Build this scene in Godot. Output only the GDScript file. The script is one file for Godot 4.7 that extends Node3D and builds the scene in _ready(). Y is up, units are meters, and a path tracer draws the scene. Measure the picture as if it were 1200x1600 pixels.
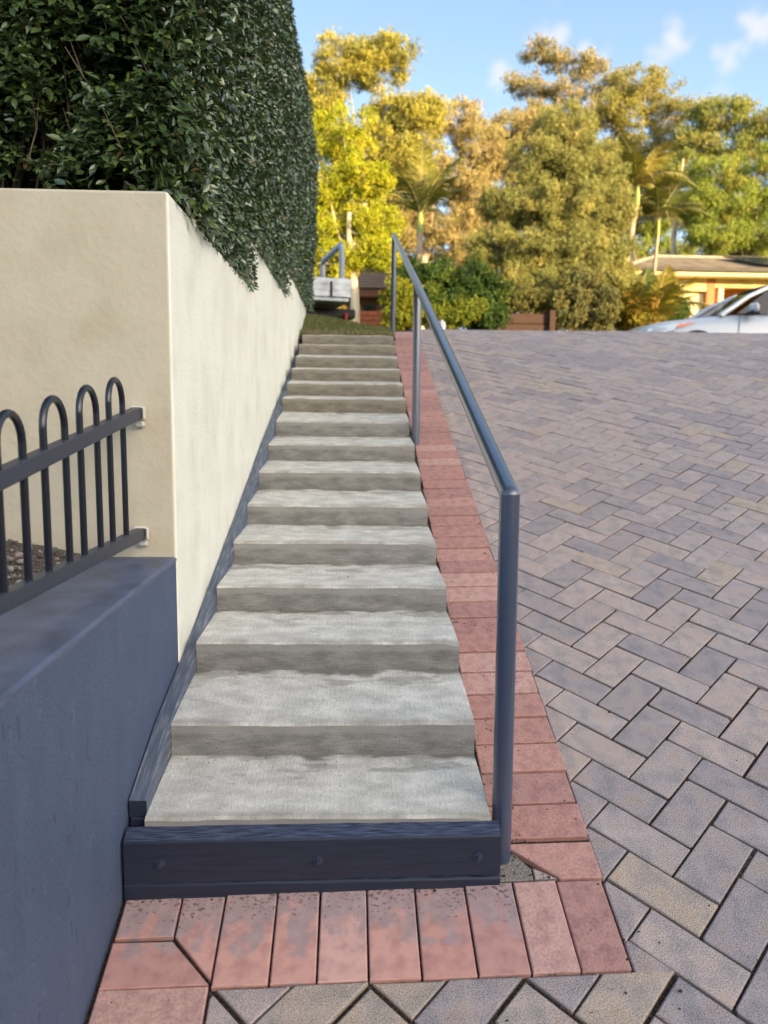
extends Node3D

# ------------------------------------------------------------------ helpers
var rng := RandomNumberGenerator.new()
var tex := {}

func rgb(r: float, g: float, b: float) -> Color:
	return Color(r / 255.0, g / 255.0, b / 255.0)

func ns(seed_: int, freq: float, oct := 4, type := FastNoiseLite.TYPE_SIMPLEX_SMOOTH) -> FastNoiseLite:
	var n := FastNoiseLite.new()
	n.seed = seed_
	n.frequency = freq
	n.noise_type = type
	n.fractal_octaves = oct
	return n

func noise_tex(key: String, noise: FastNoiseLite, size := 512, ramp: Array = [], normal := 0.0) -> NoiseTexture2D:
	if tex.has(key):
		return tex[key]
	var t := NoiseTexture2D.new()
	t.width = size
	t.height = size
	t.seamless = true
	t.seamless_blend_skirt = 0.15
	t.generate_mipmaps = false
	if ramp.size():
		var g := Gradient.new()
		var offs := PackedFloat32Array()
		var cols := PackedColorArray()
		for r in ramp:
			offs.append(r[0])
			cols.append(r[1])
		g.offsets = offs
		g.colors = cols
		t.color_ramp = g
	if normal > 0.0:
		t.as_normal_map = true
		t.bump_strength = normal
	t.noise = noise
	tex[key] = t
	return t

func mat(c: Color, rough := 0.8, met := 0.0, spec := 0.5) -> StandardMaterial3D:
	var m := StandardMaterial3D.new()
	m.albedo_color = c
	m.roughness = rough
	m.metallic = met
	m.metallic_specular = spec
	return m

func tri_map(m: StandardMaterial3D, t: Texture2D, scale: Vector3) -> StandardMaterial3D:
	m.albedo_texture = t
	m.uv1_triplanar = true
	m.uv1_world_triplanar = true
	m.uv1_scale = scale
	m.uv1_triplanar_sharpness = 4.0
	return m

func relief(m: StandardMaterial3D, t: Texture2D, cm: float) -> StandardMaterial3D:
	m.heightmap_enabled = true
	m.heightmap_texture = t
	m.heightmap_scale = cm
	return m

func detail(m: StandardMaterial3D, t: Texture2D, scale: Vector3, mode := BaseMaterial3D.BLEND_MODE_MUL, mask: Texture2D = null) -> StandardMaterial3D:
	m.detail_enabled = true
	m.detail_albedo = t
	m.detail_blend_mode = mode
	m.detail_uv_layer = BaseMaterial3D.DETAIL_UV_2
	m.uv2_triplanar = true
	m.uv2_world_triplanar = true
	m.uv2_scale = scale
	m.uv2_triplanar_sharpness = 4.0
	if mask:
		m.detail_mask = mask
	return m

func sts() -> SurfaceTool:
	var st := SurfaceTool.new()
	st.begin(Mesh.PRIMITIVE_TRIANGLES)
	return st

func tri(st: SurfaceTool, a: Vector3, b: Vector3, c: Vector3, n: Vector3, uv: Array = []) -> void:
	var flip := (b - a).cross(c - a).dot(n) > 0.0
	var order := [0, 2, 1] if flip else [0, 1, 2]
	var p := [a, b, c]
	for i in order:
		st.set_normal(n)
		if uv.size():
			st.set_uv(uv[i])
		st.add_vertex(p[i])

func quad(st: SurfaceTool, a: Vector3, b: Vector3, c: Vector3, d: Vector3, n: Vector3, uv: Array = []) -> void:
	tri(st, a, b, c, n, [uv[0], uv[1], uv[2]] if uv.size() else [])
	tri(st, a, c, d, n, [uv[0], uv[2], uv[3]] if uv.size() else [])

func fquad(st: SurfaceTool, a: Vector3, b: Vector3, c: Vector3, d: Vector3, away: Vector3) -> void:
	var n := (b - a).cross(c - a)
	if n.length() < 1e-9:
		n = (c - a).cross(d - a)
	n = n.normalized()
	if n.dot((a + b + c + d) * 0.25 - away) < 0.0:
		n = -n
	quad(st, a, b, c, d, n)

# box with chamfered edges, turned by basis
func box(st: SurfaceTool, center: Vector3, size: Vector3, bev := 0.0, basis := Basis()) -> void:
	var h := size * 0.5
	bev = minf(bev, minf(h.x, minf(h.y, h.z)) * 0.9)
	for ax in 3:
		for s in [-1.0, 1.0]:
			var n := Vector3()
			n[ax] = s
			var u := (ax + 1) % 3
			var v := (ax + 2) % 3
			var pts := []
			for q in [[-1, -1], [1, -1], [1, 1], [-1, 1]]:
				var p := Vector3()
				p[ax] = s * h[ax]
				p[u] = q[0] * (h[u] - bev)
				p[v] = q[1] * (h[v] - bev)
				pts.append(center + basis * p)
			quad(st, pts[0], pts[1], pts[2], pts[3], basis * n)
	if bev <= 0.0:
		return
	for ax in 3:
		var u := (ax + 1) % 3
		var v := (ax + 2) % 3
		for su in [-1.0, 1.0]:
			for sv in [-1.0, 1.0]:
				var pts := []
				for e in [[-1, 0], [1, 0], [1, 1], [-1, 1]]:
					var p := Vector3()
					p[ax] = e[0] * (h[ax] - bev)
					p[u] = su * (h[u] if e[1] == 0 else h[u] - bev)
					p[v] = sv * (h[v] - bev if e[1] == 0 else h[v])
					pts.append(center + basis * p)
				var n := Vector3()
				n[u] = su
				n[v] = sv
				quad(st, pts[0], pts[1], pts[2], pts[3], basis * n.normalized())
	for sx in [-1.0, 1.0]:
		for sy in [-1.0, 1.0]:
			for sz in [-1.0, 1.0]:
				var s := Vector3(sx, sy, sz)
				tri(st, center + basis * (s * (h - Vector3(0, bev, bev))), center + basis * (s * (h - Vector3(bev, 0, bev))), center + basis * (s * (h - Vector3(bev, bev, 0))), basis * s.normalized())

func tube(st: SurfaceTool, pts: Array, radii: Array, seg := 12, caps := true) -> void:
	var n := pts.size()
	var rings := []
	var side := Vector3.ZERO
	for i in n:
		var t: Vector3 = (pts[mini(i + 1, n - 1)] - pts[maxi(i - 1, 0)]).normalized()
		if side == Vector3.ZERO:
			side = t.cross(Vector3.UP if absf(t.y) < 0.9 else Vector3.RIGHT).normalized()
		side = (side - t * side.dot(t)).normalized()
		var up := t.cross(side)
		var ring := []
		var r: float = radii[mini(i, radii.size() - 1)]
		for k in seg:
			var a := TAU * k / seg
			var d := side * cos(a) + up * sin(a)
			ring.append([pts[i] + d * r, d])
		rings.append(ring)
	for i in n - 1:
		for k in seg:
			var k2 := (k + 1) % seg
			var q := [rings[i][k], rings[i][k2], rings[i + 1][k2], rings[i + 1][k]]
			var fl: bool = (q[1][0] - q[0][0]).cross(q[2][0] - q[0][0]).dot(q[0][1] + q[2][1]) > 0.0
			for j in ([0, 2, 1, 0, 3, 2] if fl else [0, 1, 2, 0, 2, 3]):
				st.set_normal(q[j][1])
				st.add_vertex(q[j][0])
	if caps:
		for e in [[0, -1.0], [n - 1, 1.0]]:
			var ring = rings[e[0]]
			var t: Vector3 = (pts[mini(e[0] + 1, n - 1)] - pts[maxi(e[0] - 1, 0)]).normalized() * e[1]
			for k in seg:
				tri(st, pts[e[0]], ring[k][0], ring[(k + 1) % seg][0], t)

# convex polygon (x, v) raised from y0 to y1 with a chamfered top rim
func slab(st: SurfaceTool, poly: PackedVector2Array, y0: float, y1: float, bev: float) -> void:
	var c := Vector2()
	for p in poly:
		c += p
	c /= poly.size()
	var n := poly.size()
	var inner := PackedVector2Array()
	if bev > 0.0:
		for i in n:
			var p := poly[i]
			var e1 := (p - poly[(i + n - 1) % n]).normalized()
			var e2 := (poly[(i + 1) % n] - p).normalized()
			var n1 := Vector2(-e1.y, e1.x)
			var n2 := Vector2(-e2.y, e2.x)
			if n1.dot(c - p) < 0.0:
				n1 = -n1
			if n2.dot(c - p) < 0.0:
				n2 = -n2
			var b := (n1 + n2).normalized()
			var off := bev / maxf(0.35, b.dot(n1))
			off = minf(off, p.distance_to(c) * 0.8)
			inner.append(p + b * off)
	else:
		inner = poly
	for i in range(1, n - 1):
		tri(st, Vector3(inner[0].x, y1, inner[0].y), Vector3(inner[i].x, y1, inner[i].y), Vector3(inner[i + 1].x, y1, inner[i + 1].y), Vector3.UP)
	var cc := Vector3(c.x, (y0 + y1) * 0.5, c.y)
	for i in n:
		var j := (i + 1) % n
		var yb := y1 - bev * 0.7
		if bev > 0.0:
			fquad(st, Vector3(inner[i].x, y1, inner[i].y), Vector3(inner[j].x, y1, inner[j].y), Vector3(poly[j].x, yb, poly[j].y), Vector3(poly[i].x, yb, poly[i].y), cc)
		fquad(st, Vector3(poly[i].x, yb, poly[i].y), Vector3(poly[j].x, yb, poly[j].y), Vector3(poly[j].x, y0, poly[j].y), Vector3(poly[i].x, y0, poly[i].y), cc)

func obj(called: String, st, m: Material, parent: Node = self, kind := "") -> MeshInstance3D:
	var o := MeshInstance3D.new()
	o.name = called
	o.mesh = st.commit() if st is SurfaceTool else st
	o.material_override = null
	if m:
		for i in o.mesh.get_surface_count():
			if o.mesh is ArrayMesh and o.mesh.surface_get_material(i) == null:
				o.mesh.surface_set_material(i, m)
			elif o.mesh is ArrayMesh and o.mesh.surface_get_material(i) != m:
				o.set_surface_override_material(i, m)
	if kind:
		o.set_meta("kind", kind)
	add_named(o, called, parent)
	return o

var taken := {}
func add_named(o: Node, called: String, parent: Node) -> void:
	var key := str(parent.get_instance_id()) + called
	if taken.has(key):
		taken[key] += 1
		o.name = "%s_%03d" % [called, taken[key]]
	else:
		taken[key] = 0
		o.name = called
	parent.add_child(o, true)

func thing(called: String, label: String, category: String, at := Vector3.ZERO, turn := 0.0, group := "") -> Node3D:
	var o := Node3D.new()
	add_named(o, called, self)
	o.position = at
	o.rotation.y = turn
	tag(o, label, category, group)
	return o

func tag(o: Node, label: String, category: String, group := "") -> Node:
	o.set_meta("label", label)
	o.set_meta("category", category)
	if group:
		o.set_meta("group", group)
	return o

func scatter(called: String, mesh: Mesh, xf: Array, cols: Array, parent: Node, kind := "stuff") -> MultiMeshInstance3D:
	var mm := MultiMesh.new()
	mm.transform_format = MultiMesh.TRANSFORM_3D
	mm.use_colors = true
	mm.mesh = mesh
	mm.instance_count = xf.size()
	for i in xf.size():
		mm.set_instance_transform(i, xf[i])
		mm.set_instance_color(i, cols[i])
	var o := MultiMeshInstance3D.new()
	o.multimesh = mm
	if kind:
		o.set_meta("kind", kind)
	add_named(o, called, parent)
	return o

func rnd(a: float, b: float) -> float:
	return rng.randf_range(a, b)

func rdir() -> Vector3:
	var z := rnd(-1, 1)
	var a := rnd(0, TAU)
	var r := sqrt(1.0 - z * z)
	return Vector3(r * cos(a), z, r * sin(a))

func facing(n: Vector3, roll: float) -> Basis:   # y axis along n, turned by roll about it
	var y := n.normalized()
	var x := y.cross(Vector3.UP if absf(y.y) < 0.95 else Vector3.RIGHT).normalized()
	var z := x.cross(y)
	return Basis(x, y, z) * Basis(Vector3.UP, roll)

# ------------------------------------------------------------------ ground profile of the drive (y along the slope)
const CROSS := 0.03
func prof(z: float) -> float:
	var s := -z
	if s < 8.4:
		return -1.203 + 0.3 * (s - 1.943)
	var y := -1.203 + 0.3 * (8.4 - 1.943)
	if s < 10.9:
		var t := s - 8.4
		return y + 0.3 * t - 0.07 * t * t
	return y + 0.3 * 2.5 - 0.07 * 6.25 - 0.05 * (s - 10.9)

func drive_y(x: float, z: float) -> float:
	return prof(z) + CROSS * (minf(x, 0.7) - 0.4) + 0.004 * maxf(x - 0.7, 0.0)

func drive_frame(x: float, z: float) -> Transform3D:
	var d := 0.02
	var slope := (prof(z - d) - prof(z + d)) / (2.0 * d)
	var ez := Vector3(0, -slope, 1).normalized()      # towards the viewer, down the slope
	var ex := Vector3(1, CROSS if x < 0.7 else 0.004, 0).normalized()
	var ey := ez.cross(ex).normalized()
	ez = ex.cross(ey)
	return Transform3D(Basis(ex, ey, ez), Vector3(x, drive_y(x, z), z))

var arc_z := PackedFloat32Array()    # slope length -> z
func build_arc() -> void:
	var z := 3.0
	var v := -3.0 * 1.044
	arc_z.append(z)
	while v < 14.0:
		var dz := 0.01 / sqrt(1.0 + pow((prof(z - 0.01) - prof(z)) / 0.01, 2.0))
		z -= dz
		v += 0.01
		arc_z.append(z)

func z_of(v: float) -> float:
	var i := clampi(int(round((v + 3.132) / 0.01)), 0, arc_z.size() - 1)
	return arc_z[i]

func sstep(a: float, b: float, x: float) -> float:
	return smoothstep(a, b, x)

func land(x: float, z: float) -> float:
	var y: float
	if z > -8.0:
		y = drive_y(clampf(x, -1.0, 8.0), z) - 0.16
	else:
		y = drive_y(clampf(x, -1.0, 8.0), z) - 0.16
		var road := 0.5 + 0.42 * sstep(1.2, -0.4, x)
		y = lerpf(y, road, sstep(-10.6, -12.0, z))
		y += 0.95 * sstep(-16.0, -19.5, z)
		y += 0.07 * clampf(-z - 19.5, 0, 14.0)
		y += 0.03 * clampf(-z - 33.0, 0, 60.0)
	if x < -0.75 and z < -2.6 and z > -9.4:
		y = 0.62
	return y

# ------------------------------------------------------------------ scene
var M := {}

func _ready() -> void:
	rng.seed = 20240
	# camera
	var cam := Camera3D.new()
	cam.name = "camera"
	cam.fov = 67.38
	cam.rotation_degrees = Vector3(-7.45, -2.1, 0.65)
	cam.near = 0.05
	cam.far = 2000.0
	var lens := CameraAttributesPhysical.new()
	lens.frustum_focal_length = 26.0
	lens.frustum_focus_distance = 2.5
	lens.exposure_aperture = 2.9
	cam.attributes = lens
	add_child(cam)
	cam.fov = 67.38
	# sky, exposure
	var we := WorldEnvironment.new()
	we.name = "world_environment"
	var env := Environment.new()
	env.background_mode = Environment.BG_SKY
	var sky := Sky.new()
	var pano := PanoramaSkyMaterial.new()
	pano.panorama = ImageTexture.create_from_image(sky_image())
	sky.sky_material = pano
	env.sky = sky
	env.background_energy_multiplier = 1.0
	env.tonemap_mode = Environment.TONE_MAPPER_LINEAR
	env.tonemap_exposure = EXPOSURE
	env.sdfgi_enabled = true
	env.ssao_enabled = true
	env.ssil_enabled = true
	we.environment = env
	add_child(we)
	# sun: low, behind the viewer and a little to one side
	var sun := DirectionalLight3D.new()
	sun.name = "sun"
	sun.light_energy = 1.6
	sun.light_color = Color(1.0, 0.87, 0.64)
	sun.light_angular_distance = 0.5
	sun.shadow_enabled = true
	add_child(sun)
	sun.look_at_from_position(SUN * 50.0, Vector3.ZERO, Vector3.UP)

	build_arc()
	materials()
	ground()
	driveway()
	borders()
	staircase()
	walls()
	backdrop_house()
	far_house()
	brown_house()
	handrail()
	fence()
	hedge()
	verge()
	trees()
	ute()
	car()
	bits()

const EXPOSURE := 2.75
const SUN := Vector3(0.66, 0.235, 0.72)

# clear evening sky after the usual luminance shape of a clear sky: brighter round the sun and towards the horizon, with a few small clouds
func sky_image() -> Image:
	var w := 1024
	var h := 512
	var im := Image.create(w, h, false, Image.FORMAT_RGBF)
	var s := SUN.normalized()
	var warp := ns(5, 3.0, 5)
	var puffs := []
	for c in [[21.2, 23.0, 1.25, 1.0], [20.4, 22.4, 1.1, 0.7], [26.2, 23.1, 1.2, 1.0], [24.5, 21.8, 1.0, 0.75], [9.8, 22.1, 1.0, 0.85], [13.4, 23.9, 1.5, 0.85], [15.6, 22.3, 1.6, 0.8], [24.2, 19.9, 0.9, 0.35],
		[40, 26, 4.0, 1.0], [52, 21, 5.0, 1.0], [-38, 30, 4.0, 1.0], [75, 34, 5.0, 1.0], [-80, 24, 6.0, 1.0], [120, 28, 6.0, 1.0], [-130, 40, 5.0, 1.0], [95, 15, 5.0, 1.0], [160, 45, 4.0, 1.0], [-20, 52, 4.0, 0.9], [35, 60, 5.0, 0.9]]:
		var az := deg_to_rad(c[0])
		var el := deg_to_rad(c[1])
		puffs.append([Vector3(sin(az) * cos(el), sin(el), -cos(az) * cos(el)), deg_to_rad(c[2] * 0.85), c[3]])
	for j in h:
		var el := (0.5 - (j + 0.5) / h) * PI
		for i in w:
			var az := ((i + 0.5) / w) * TAU
			# u = 0 looks along -z
			var a := az
			var d := Vector3(sin(a) * cos(el), sin(el), -cos(a) * cos(el))
			var up := clampf(sin(el), 0.0, 1.0)
			var g := acos(clampf(d.dot(s), -1, 1))
			# luminance falls from the horizon to the zenith and gathers round the sun, as in a clear, slightly hazy sky
			var phi := 1.0 - exp(-0.32 / maxf(up, 0.001))
			var base := Vector3(0.29, 0.55, 1.02).lerp(Vector3(0.64, 0.88, 1.12), phi) * (1.0 + 0.4 * pow(cos(g), 2.0))
			var ring := maxf(0.0, 14.0 * (exp(-3.0 * g) - 0.00898))
			var c := (base + Vector3(1.18, 0.97, 0.72) * ring) * phi * 1.72 / EXPOSURE
			var glow := 1.0 + 0.12 * ring
			if el > 0.0:
				var cover := 0.0
				for p in puffs:
					var cs: float = d.dot(p[0])
					if cs > 0.95:
						var ang: float = acos(minf(cs, 1.0)) / p[1]
						if ang < 1.7:
							var q := d * (1.0 / maxf(p[1], 0.01)) * 0.25
							var e := 1.0 - ang * 0.95 + 1.1 * warp.get_noise_3d(q.x, q.y * 1.6, q.z)
							cover = maxf(cover, smoothstep(0.05, 0.62, e) * p[2])
				c = c.lerp(Vector3(0.95, 0.96, 1.0) * glow / EXPOSURE, cover * 0.9)
			else:
				c = Vector3(0.20, 0.19, 0.17) / EXPOSURE
			im.set_pixel(i, j, Color(c.x, c.y, c.z))
	return im

func materials() -> void:
	# relief and grain shared by several materials
	var grain := noise_tex("grain", ns(11, 0.06, 5), 512, [[0.0, Color(0.80, 0.80, 0.80)], [0.5, Color(0.93, 0.93, 0.93)], [1.0, Color(1, 1, 1)]])
	var blotch := noise_tex("blotch", ns(12, 0.008, 5), 512, [[0.0, Color(0.72, 0.72, 0.73)], [0.35, Color(0.88, 0.88, 0.88)], [0.7, Color(1, 1, 1)], [1.0, Color(1, 1, 0.98)]])
	var bump := noise_tex("bump", ns(13, 0.05, 5), 512, [[0.0, Color.BLACK], [1.0, Color.WHITE]])
	var stucco := noise_tex("stucco", ns(14, 0.035, 4), 512, [[0.0, Color.BLACK], [0.45, Color(0.3, 0.3, 0.3)], [0.75, Color.WHITE], [1.0, Color.WHITE]])
	# pavers: speckled clay in grey, mauve and buff, with a drift of tone inside a paver
	var speck := noise_tex("speck", ns(21, 0.30, 3), 512, [[0.0, Color(0.18, 0.17, 0.18)], [0.34, Color(0.46, 0.45, 0.46)], [0.47, Color(0.90, 0.90, 0.90)], [1.0, Color(1, 1, 1)]])
	var drift := noise_tex("drift", ns(22, 0.012, 4), 512, [[0.0, Color(0.85, 0.86, 0.88)], [0.38, Color(0.94, 0.935, 0.94)], [0.55, Color(0.99, 0.97, 0.97)], [0.72, Color(1, 0.97, 0.95)], [1.0, Color(1, 0.95, 0.90)]])
	M.pavers = []
	for c in [rgb(217, 206, 203), rgb(211, 201, 199), rgb(200, 191, 191), rgb(218, 205, 200), rgb(215, 203, 195), rgb(195, 187, 189), rgb(217, 204, 190), rgb(209, 197, 195)]:
		var m := tri_map(mat(c, 0.78, 0, 0.4), speck, Vector3.ONE * 2.2)
		detail(m, drift, Vector3.ONE * 1.7)
		relief(m, speck, 0.05)
		M.pavers.append(m)
	# red clay border bricks
	var redtone := noise_tex("redtone", ns(25, 0.015, 5), 512, [[0.0, Color(0.86, 0.82, 0.83)], [0.4, Color(0.95, 0.93, 0.93)], [0.65, Color(1, 0.98, 0.97)], [1.0, Color(1, 1, 1)]])
	# grout haze left on the bricks nearest the timber, thinning towards the drive
	var hz := Image.create(512, 512, false, Image.FORMAT_RGBA8)
	var hn := ns(27, 0.022, 5)
	var hs := ns(28, 0.11, 3)
	for y in 512:
		for x in 512:
			var f := float(y) / 512.0        # metres, modulo one, along world z
			var near := 1.0 - smoothstep(0.15, 0.37, f)
			var k := smoothstep(-0.22, 0.28, hn.get_noise_2d(x, y) * 0.9 + near * 1.1 - 0.55)
			var spot := smoothstep(0.20, 0.34, hs.get_noise_2d(x * 0.9, y * 1.6) + 0.3 * hn.get_noise_2d(x + 90, y) - (f - 0.14) * 3.2)
			var tone := 0.60 + 0.07 * hn.get_noise_2d(x * 2 + 700, y * 2)
			var c := Color(tone * 1.03, tone * 0.95, tone * 0.97).lerp(Color(0.25, 0.23, 0.24), spot)
			c.a = maxf(k * 0.72, spot * 0.6)
			hz.set_pixel(x, y, c)
	var hazetex := ImageTexture.create_from_image(hz)
	M.bricks = []
	M.hazy = []
	for c in [rgb(208, 163, 153), rgb(200, 154, 145), rgb(214, 175, 166), rgb(192, 150, 143)]:
		var m := tri_map(mat(c, 0.75, 0, 0.4), grain, Vector3.ONE * 3.0)
		detail(m, redtone, Vector3.ONE * 2.3)
		relief(m, bump, 0.06)
		M.bricks.append(m)
		var m2 := tri_map(mat(c, 0.8, 0, 0.3), redtone, Vector3.ONE * 2.3)
		detail(m2, hazetex, Vector3.ONE, BaseMaterial3D.BLEND_MODE_MIX)
		relief(m2, bump, 0.06)
		M.hazy.append(m2)
	# sandy bedding and dirt in the joints
	var dirt := noise_tex("dirt", ns(26, 0.09, 5), 512, [[0.0, rgb(40, 36, 34)], [0.5, rgb(66, 60, 55)], [0.75, rgb(92, 85, 78)], [1.0, rgb(140, 130, 120)]])
	M.bed = relief(tri_map(mat(rgb(235, 228, 222), 0.95, 0, 0.2), dirt, Vector3.ONE * 2.5), bump, 0.5)
	M.joint = relief(tri_map(mat(rgb(150, 142, 136), 0.95, 0, 0.2), grain, Vector3.ONE * 4.0), bump, 0.4)
	# rendered walls
	var wash := noise_tex("wash", ns(31, 0.004, 4), 512, [[0.0, Color(0.965, 0.96, 0.95)], [0.5, Color(0.985, 0.985, 0.98)], [1.0, Color(1, 1, 1)]])
	var streak := noise_tex("streak", ns(32, 0.012, 4), 512, [[0.0, Color(0.95, 0.945, 0.935)], [0.4, Color(0.985, 0.985, 0.98)], [0.6, Color(1, 1, 1)], [1.0, Color(1, 1, 1)]])
	M.cream = relief(detail(tri_map(mat(rgb(206, 196, 174), 0.7, 0, 0.35), wash, Vector3(0.7, 0.5, 0.7)), streak, Vector3(0.6, 0.5, 0.6)), stucco, 0.07)  # end wall gets a darker tan: its shade is put into the colour
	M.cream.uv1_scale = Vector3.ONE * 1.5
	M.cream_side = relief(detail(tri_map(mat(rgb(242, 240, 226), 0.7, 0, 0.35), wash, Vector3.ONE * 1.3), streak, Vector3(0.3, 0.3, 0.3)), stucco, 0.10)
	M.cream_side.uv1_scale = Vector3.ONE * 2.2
	# roller-painted render: faint vertical laps, short dark drips and pale scuffs (one tile covers two metres)
	var sc := Image.create(1024, 1024, false, Image.FORMAT_RGB8)
	var sn := ns(35, 0.012, 5)
	for y in 1024:
		for x in 1024:
			var g := 0.86 + 0.045 * sn.get_noise_2d(x * 1.5, y * 0.45) + 0.04 * sn.get_noise_2d(x * 9.0, y * 9.0)
			if sn.get_noise_2d(x * 2.6 + 400, y * 1.1) > 0.44 and sn.get_noise_2d(x * 11.0, y * 6.0 + 90) > 0.08:
				g = minf(1.0, g + 0.09)
			sc.set_pixel(x, y, Color(g, g, g))
	rng.seed = 351
	for i in 190:
		var px := int(rnd(4, 1018))
		var py := int(rnd(4, 970))
		var ln := int(rnd(5, 26))
		var light := rng.randf() < 0.35
		var wd := 2 if light else int(rnd(1, 4))
		for y in ln:
			for x in wd:
				if rng.randf() < 0.8:
					sc.set_pixel((px + x + (y / 7 if light else 0)) % 1024, (py + y) % 1024, Color(0.98, 0.98, 0.96) if light else Color(0.58, 0.59, 0.62))
	for i in 160:
		var px := int(rnd(4, 1018))
		var py := int(rnd(4, 1018))
		for q in 6:
			sc.set_pixel(px + int(rnd(-2, 3)), py + int(rnd(-2, 3)), Color(0.99, 0.99, 0.97) if i % 2 == 0 else Color(0.55, 0.56, 0.6))
	var scuff := ImageTexture.create_from_image(sc)
	M.slate = relief(detail(tri_map(mat(rgb(101, 116, 147), 0.6, 0, 0.4), grain, Vector3.ONE * 5.0), scuff, Vector3.ONE * 0.5), stucco, 0.13)
	M.slate_cap = detail(tri_map(mat(rgb(98, 110, 138), 0.45, 0, 0.5), grain, Vector3.ONE * 4.0), blotch, Vector3.ONE * 1.2)
	# painted timber
	var wood := noise_tex("wood", ns(33, 0.03, 5), 512, [[0.0, Color(0.78, 0.79, 0.82)], [0.5, Color(0.93, 0.93, 0.94)], [1.0, Color(1, 1, 1)]])
	M.beam = relief(tri_map(mat(rgb(43, 50, 68), 0.4, 0, 0.5), wood, Vector3(0.35, 5.0, 5.0)), wood, 0.12)
	var worn := noise_tex("worn", ns(34, 0.02, 5), 512, [[0.0, rgb(74, 82, 98)], [0.45, rgb(88, 97, 114)], [0.62, rgb(100, 108, 122)], [0.8, rgb(128, 130, 136)], [1.0, rgb(160, 156, 150)]])
	M.board = relief(tri_map(mat(Color.WHITE, 0.6, 0, 0.4), worn, Vector3(6.0, 6.0, 0.6)), wood, 0.15)
	M.bolt = mat(rgb(64, 72, 94), 0.35, 0.3)
	# painted steel
	M.steel = mat(rgb(56, 66, 90), 0.30, 0.0, 0.8)
	M.steel.clearcoat_enabled = true
	M.steel.clearcoat = 0.6
	M.steel.clearcoat_roughness = 0.25
	M.steel.rim_enabled = false
	M.fence = mat(rgb(22, 26, 38), 0.28, 0.0, 0.6)
	M.fence_rail = mat(rgb(48, 53, 66), 0.42, 0.0, 0.5)
	M.plastic = mat(rgb(205, 202, 195), 0.5)
	# concrete
	M.concrete_side = relief(detail(tri_map(mat(rgb(168, 164, 156), 0.9, 0, 0.3), grain, Vector3.ONE * 3.0), blotch, Vector3.ONE * 2.0), bump, 0.15)
	# roofs and house
	M.tile = tri_map(mat(rgb(140, 118, 100), 0.8), grain, Vector3.ONE * 0.8)
	M.tile2 = tri_map(mat(rgb(164, 152, 136), 0.75), blotch, Vector3.ONE * 0.5)
	M.render = tri_map(mat(rgb(236, 206, 142), 0.8), blotch, Vector3.ONE * 0.3)
	M.trim = mat(rgb(240, 220, 170), 0.7)
	M.gutter = mat(rgb(60, 56, 54), 0.6)
	M.housebrick = tri_map(mat(rgb(196, 136, 92), 0.85), grain, Vector3.ONE * 2.0)
	M.darkbrick = tri_map(mat(rgb(128, 96, 74), 0.9), grain, Vector3.ONE * 2.0)
	M.glass = mat(Color(0.03, 0.04, 0.045, 0.88), 0.05, 0.0, 0.6)
	M.glass.transparency = BaseMaterial3D.TRANSPARENCY_ALPHA
	M.darkglass = mat(rgb(26, 32, 38), 0.06, 0.0, 0.7)
	M.solar = mat(rgb(40, 52, 84), 0.12, 0.2, 0.8)
	M.black = mat(rgb(24, 24, 26), 0.7)
	M.rubber = mat(rgb(30, 30, 32), 0.85)
	M.alloy = mat(rgb(180, 184, 190), 0.35, 0.8)
	M.alu = tri_map(mat(rgb(188, 194, 200), 0.42, 0.35), blotch, Vector3.ONE * 1.0)
	M.carpaint = mat(rgb(186, 194, 203), 0.3, 0.0, 0.5)
	M.carpaint.clearcoat_enabled = true
	M.carpaint.clearcoat = 0.8
	M.carpaint.clearcoat_roughness = 0.05
	M.lamp = mat(rgb(214, 222, 226), 0.08, 0.2, 0.7)
	M.amber = mat(rgb(232, 96, 30), 0.2, 0.0, 0.6)
	M.bark = relief(tri_map(mat(rgb(190, 172, 148), 0.9), blotch, Vector3(2, 0.6, 2)), bump, 1.0)
	M.palebark = tri_map(mat(rgb(226, 208, 178), 0.85), blotch, Vector3(2, 0.5, 2))
	M.darkbark = tri_map(mat(rgb(112, 92, 72), 0.9), blotch, Vector3(2, 0.6, 2))
	M.twig = mat(rgb(120, 106, 88), 0.85)
	M.sleeper = tri_map(mat(rgb(70, 48, 38), 0.85), wood, Vector3(0.3, 3, 3))
	M.terracotta = tri_map(mat(rgb(190, 110, 74), 0.85), grain, Vector3.ONE * 2.0)

func leaf_mat(gloss := 0.6, through := 0.0, spec := 0.4) -> StandardMaterial3D:
	var m := mat(Color.WHITE, gloss, 0, spec)
	m.vertex_color_use_as_albedo = true
	if through > 0.0:
		m.backlight_enabled = true
		m.backlight = Color(through, through, through * 0.5)
	return m

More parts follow.
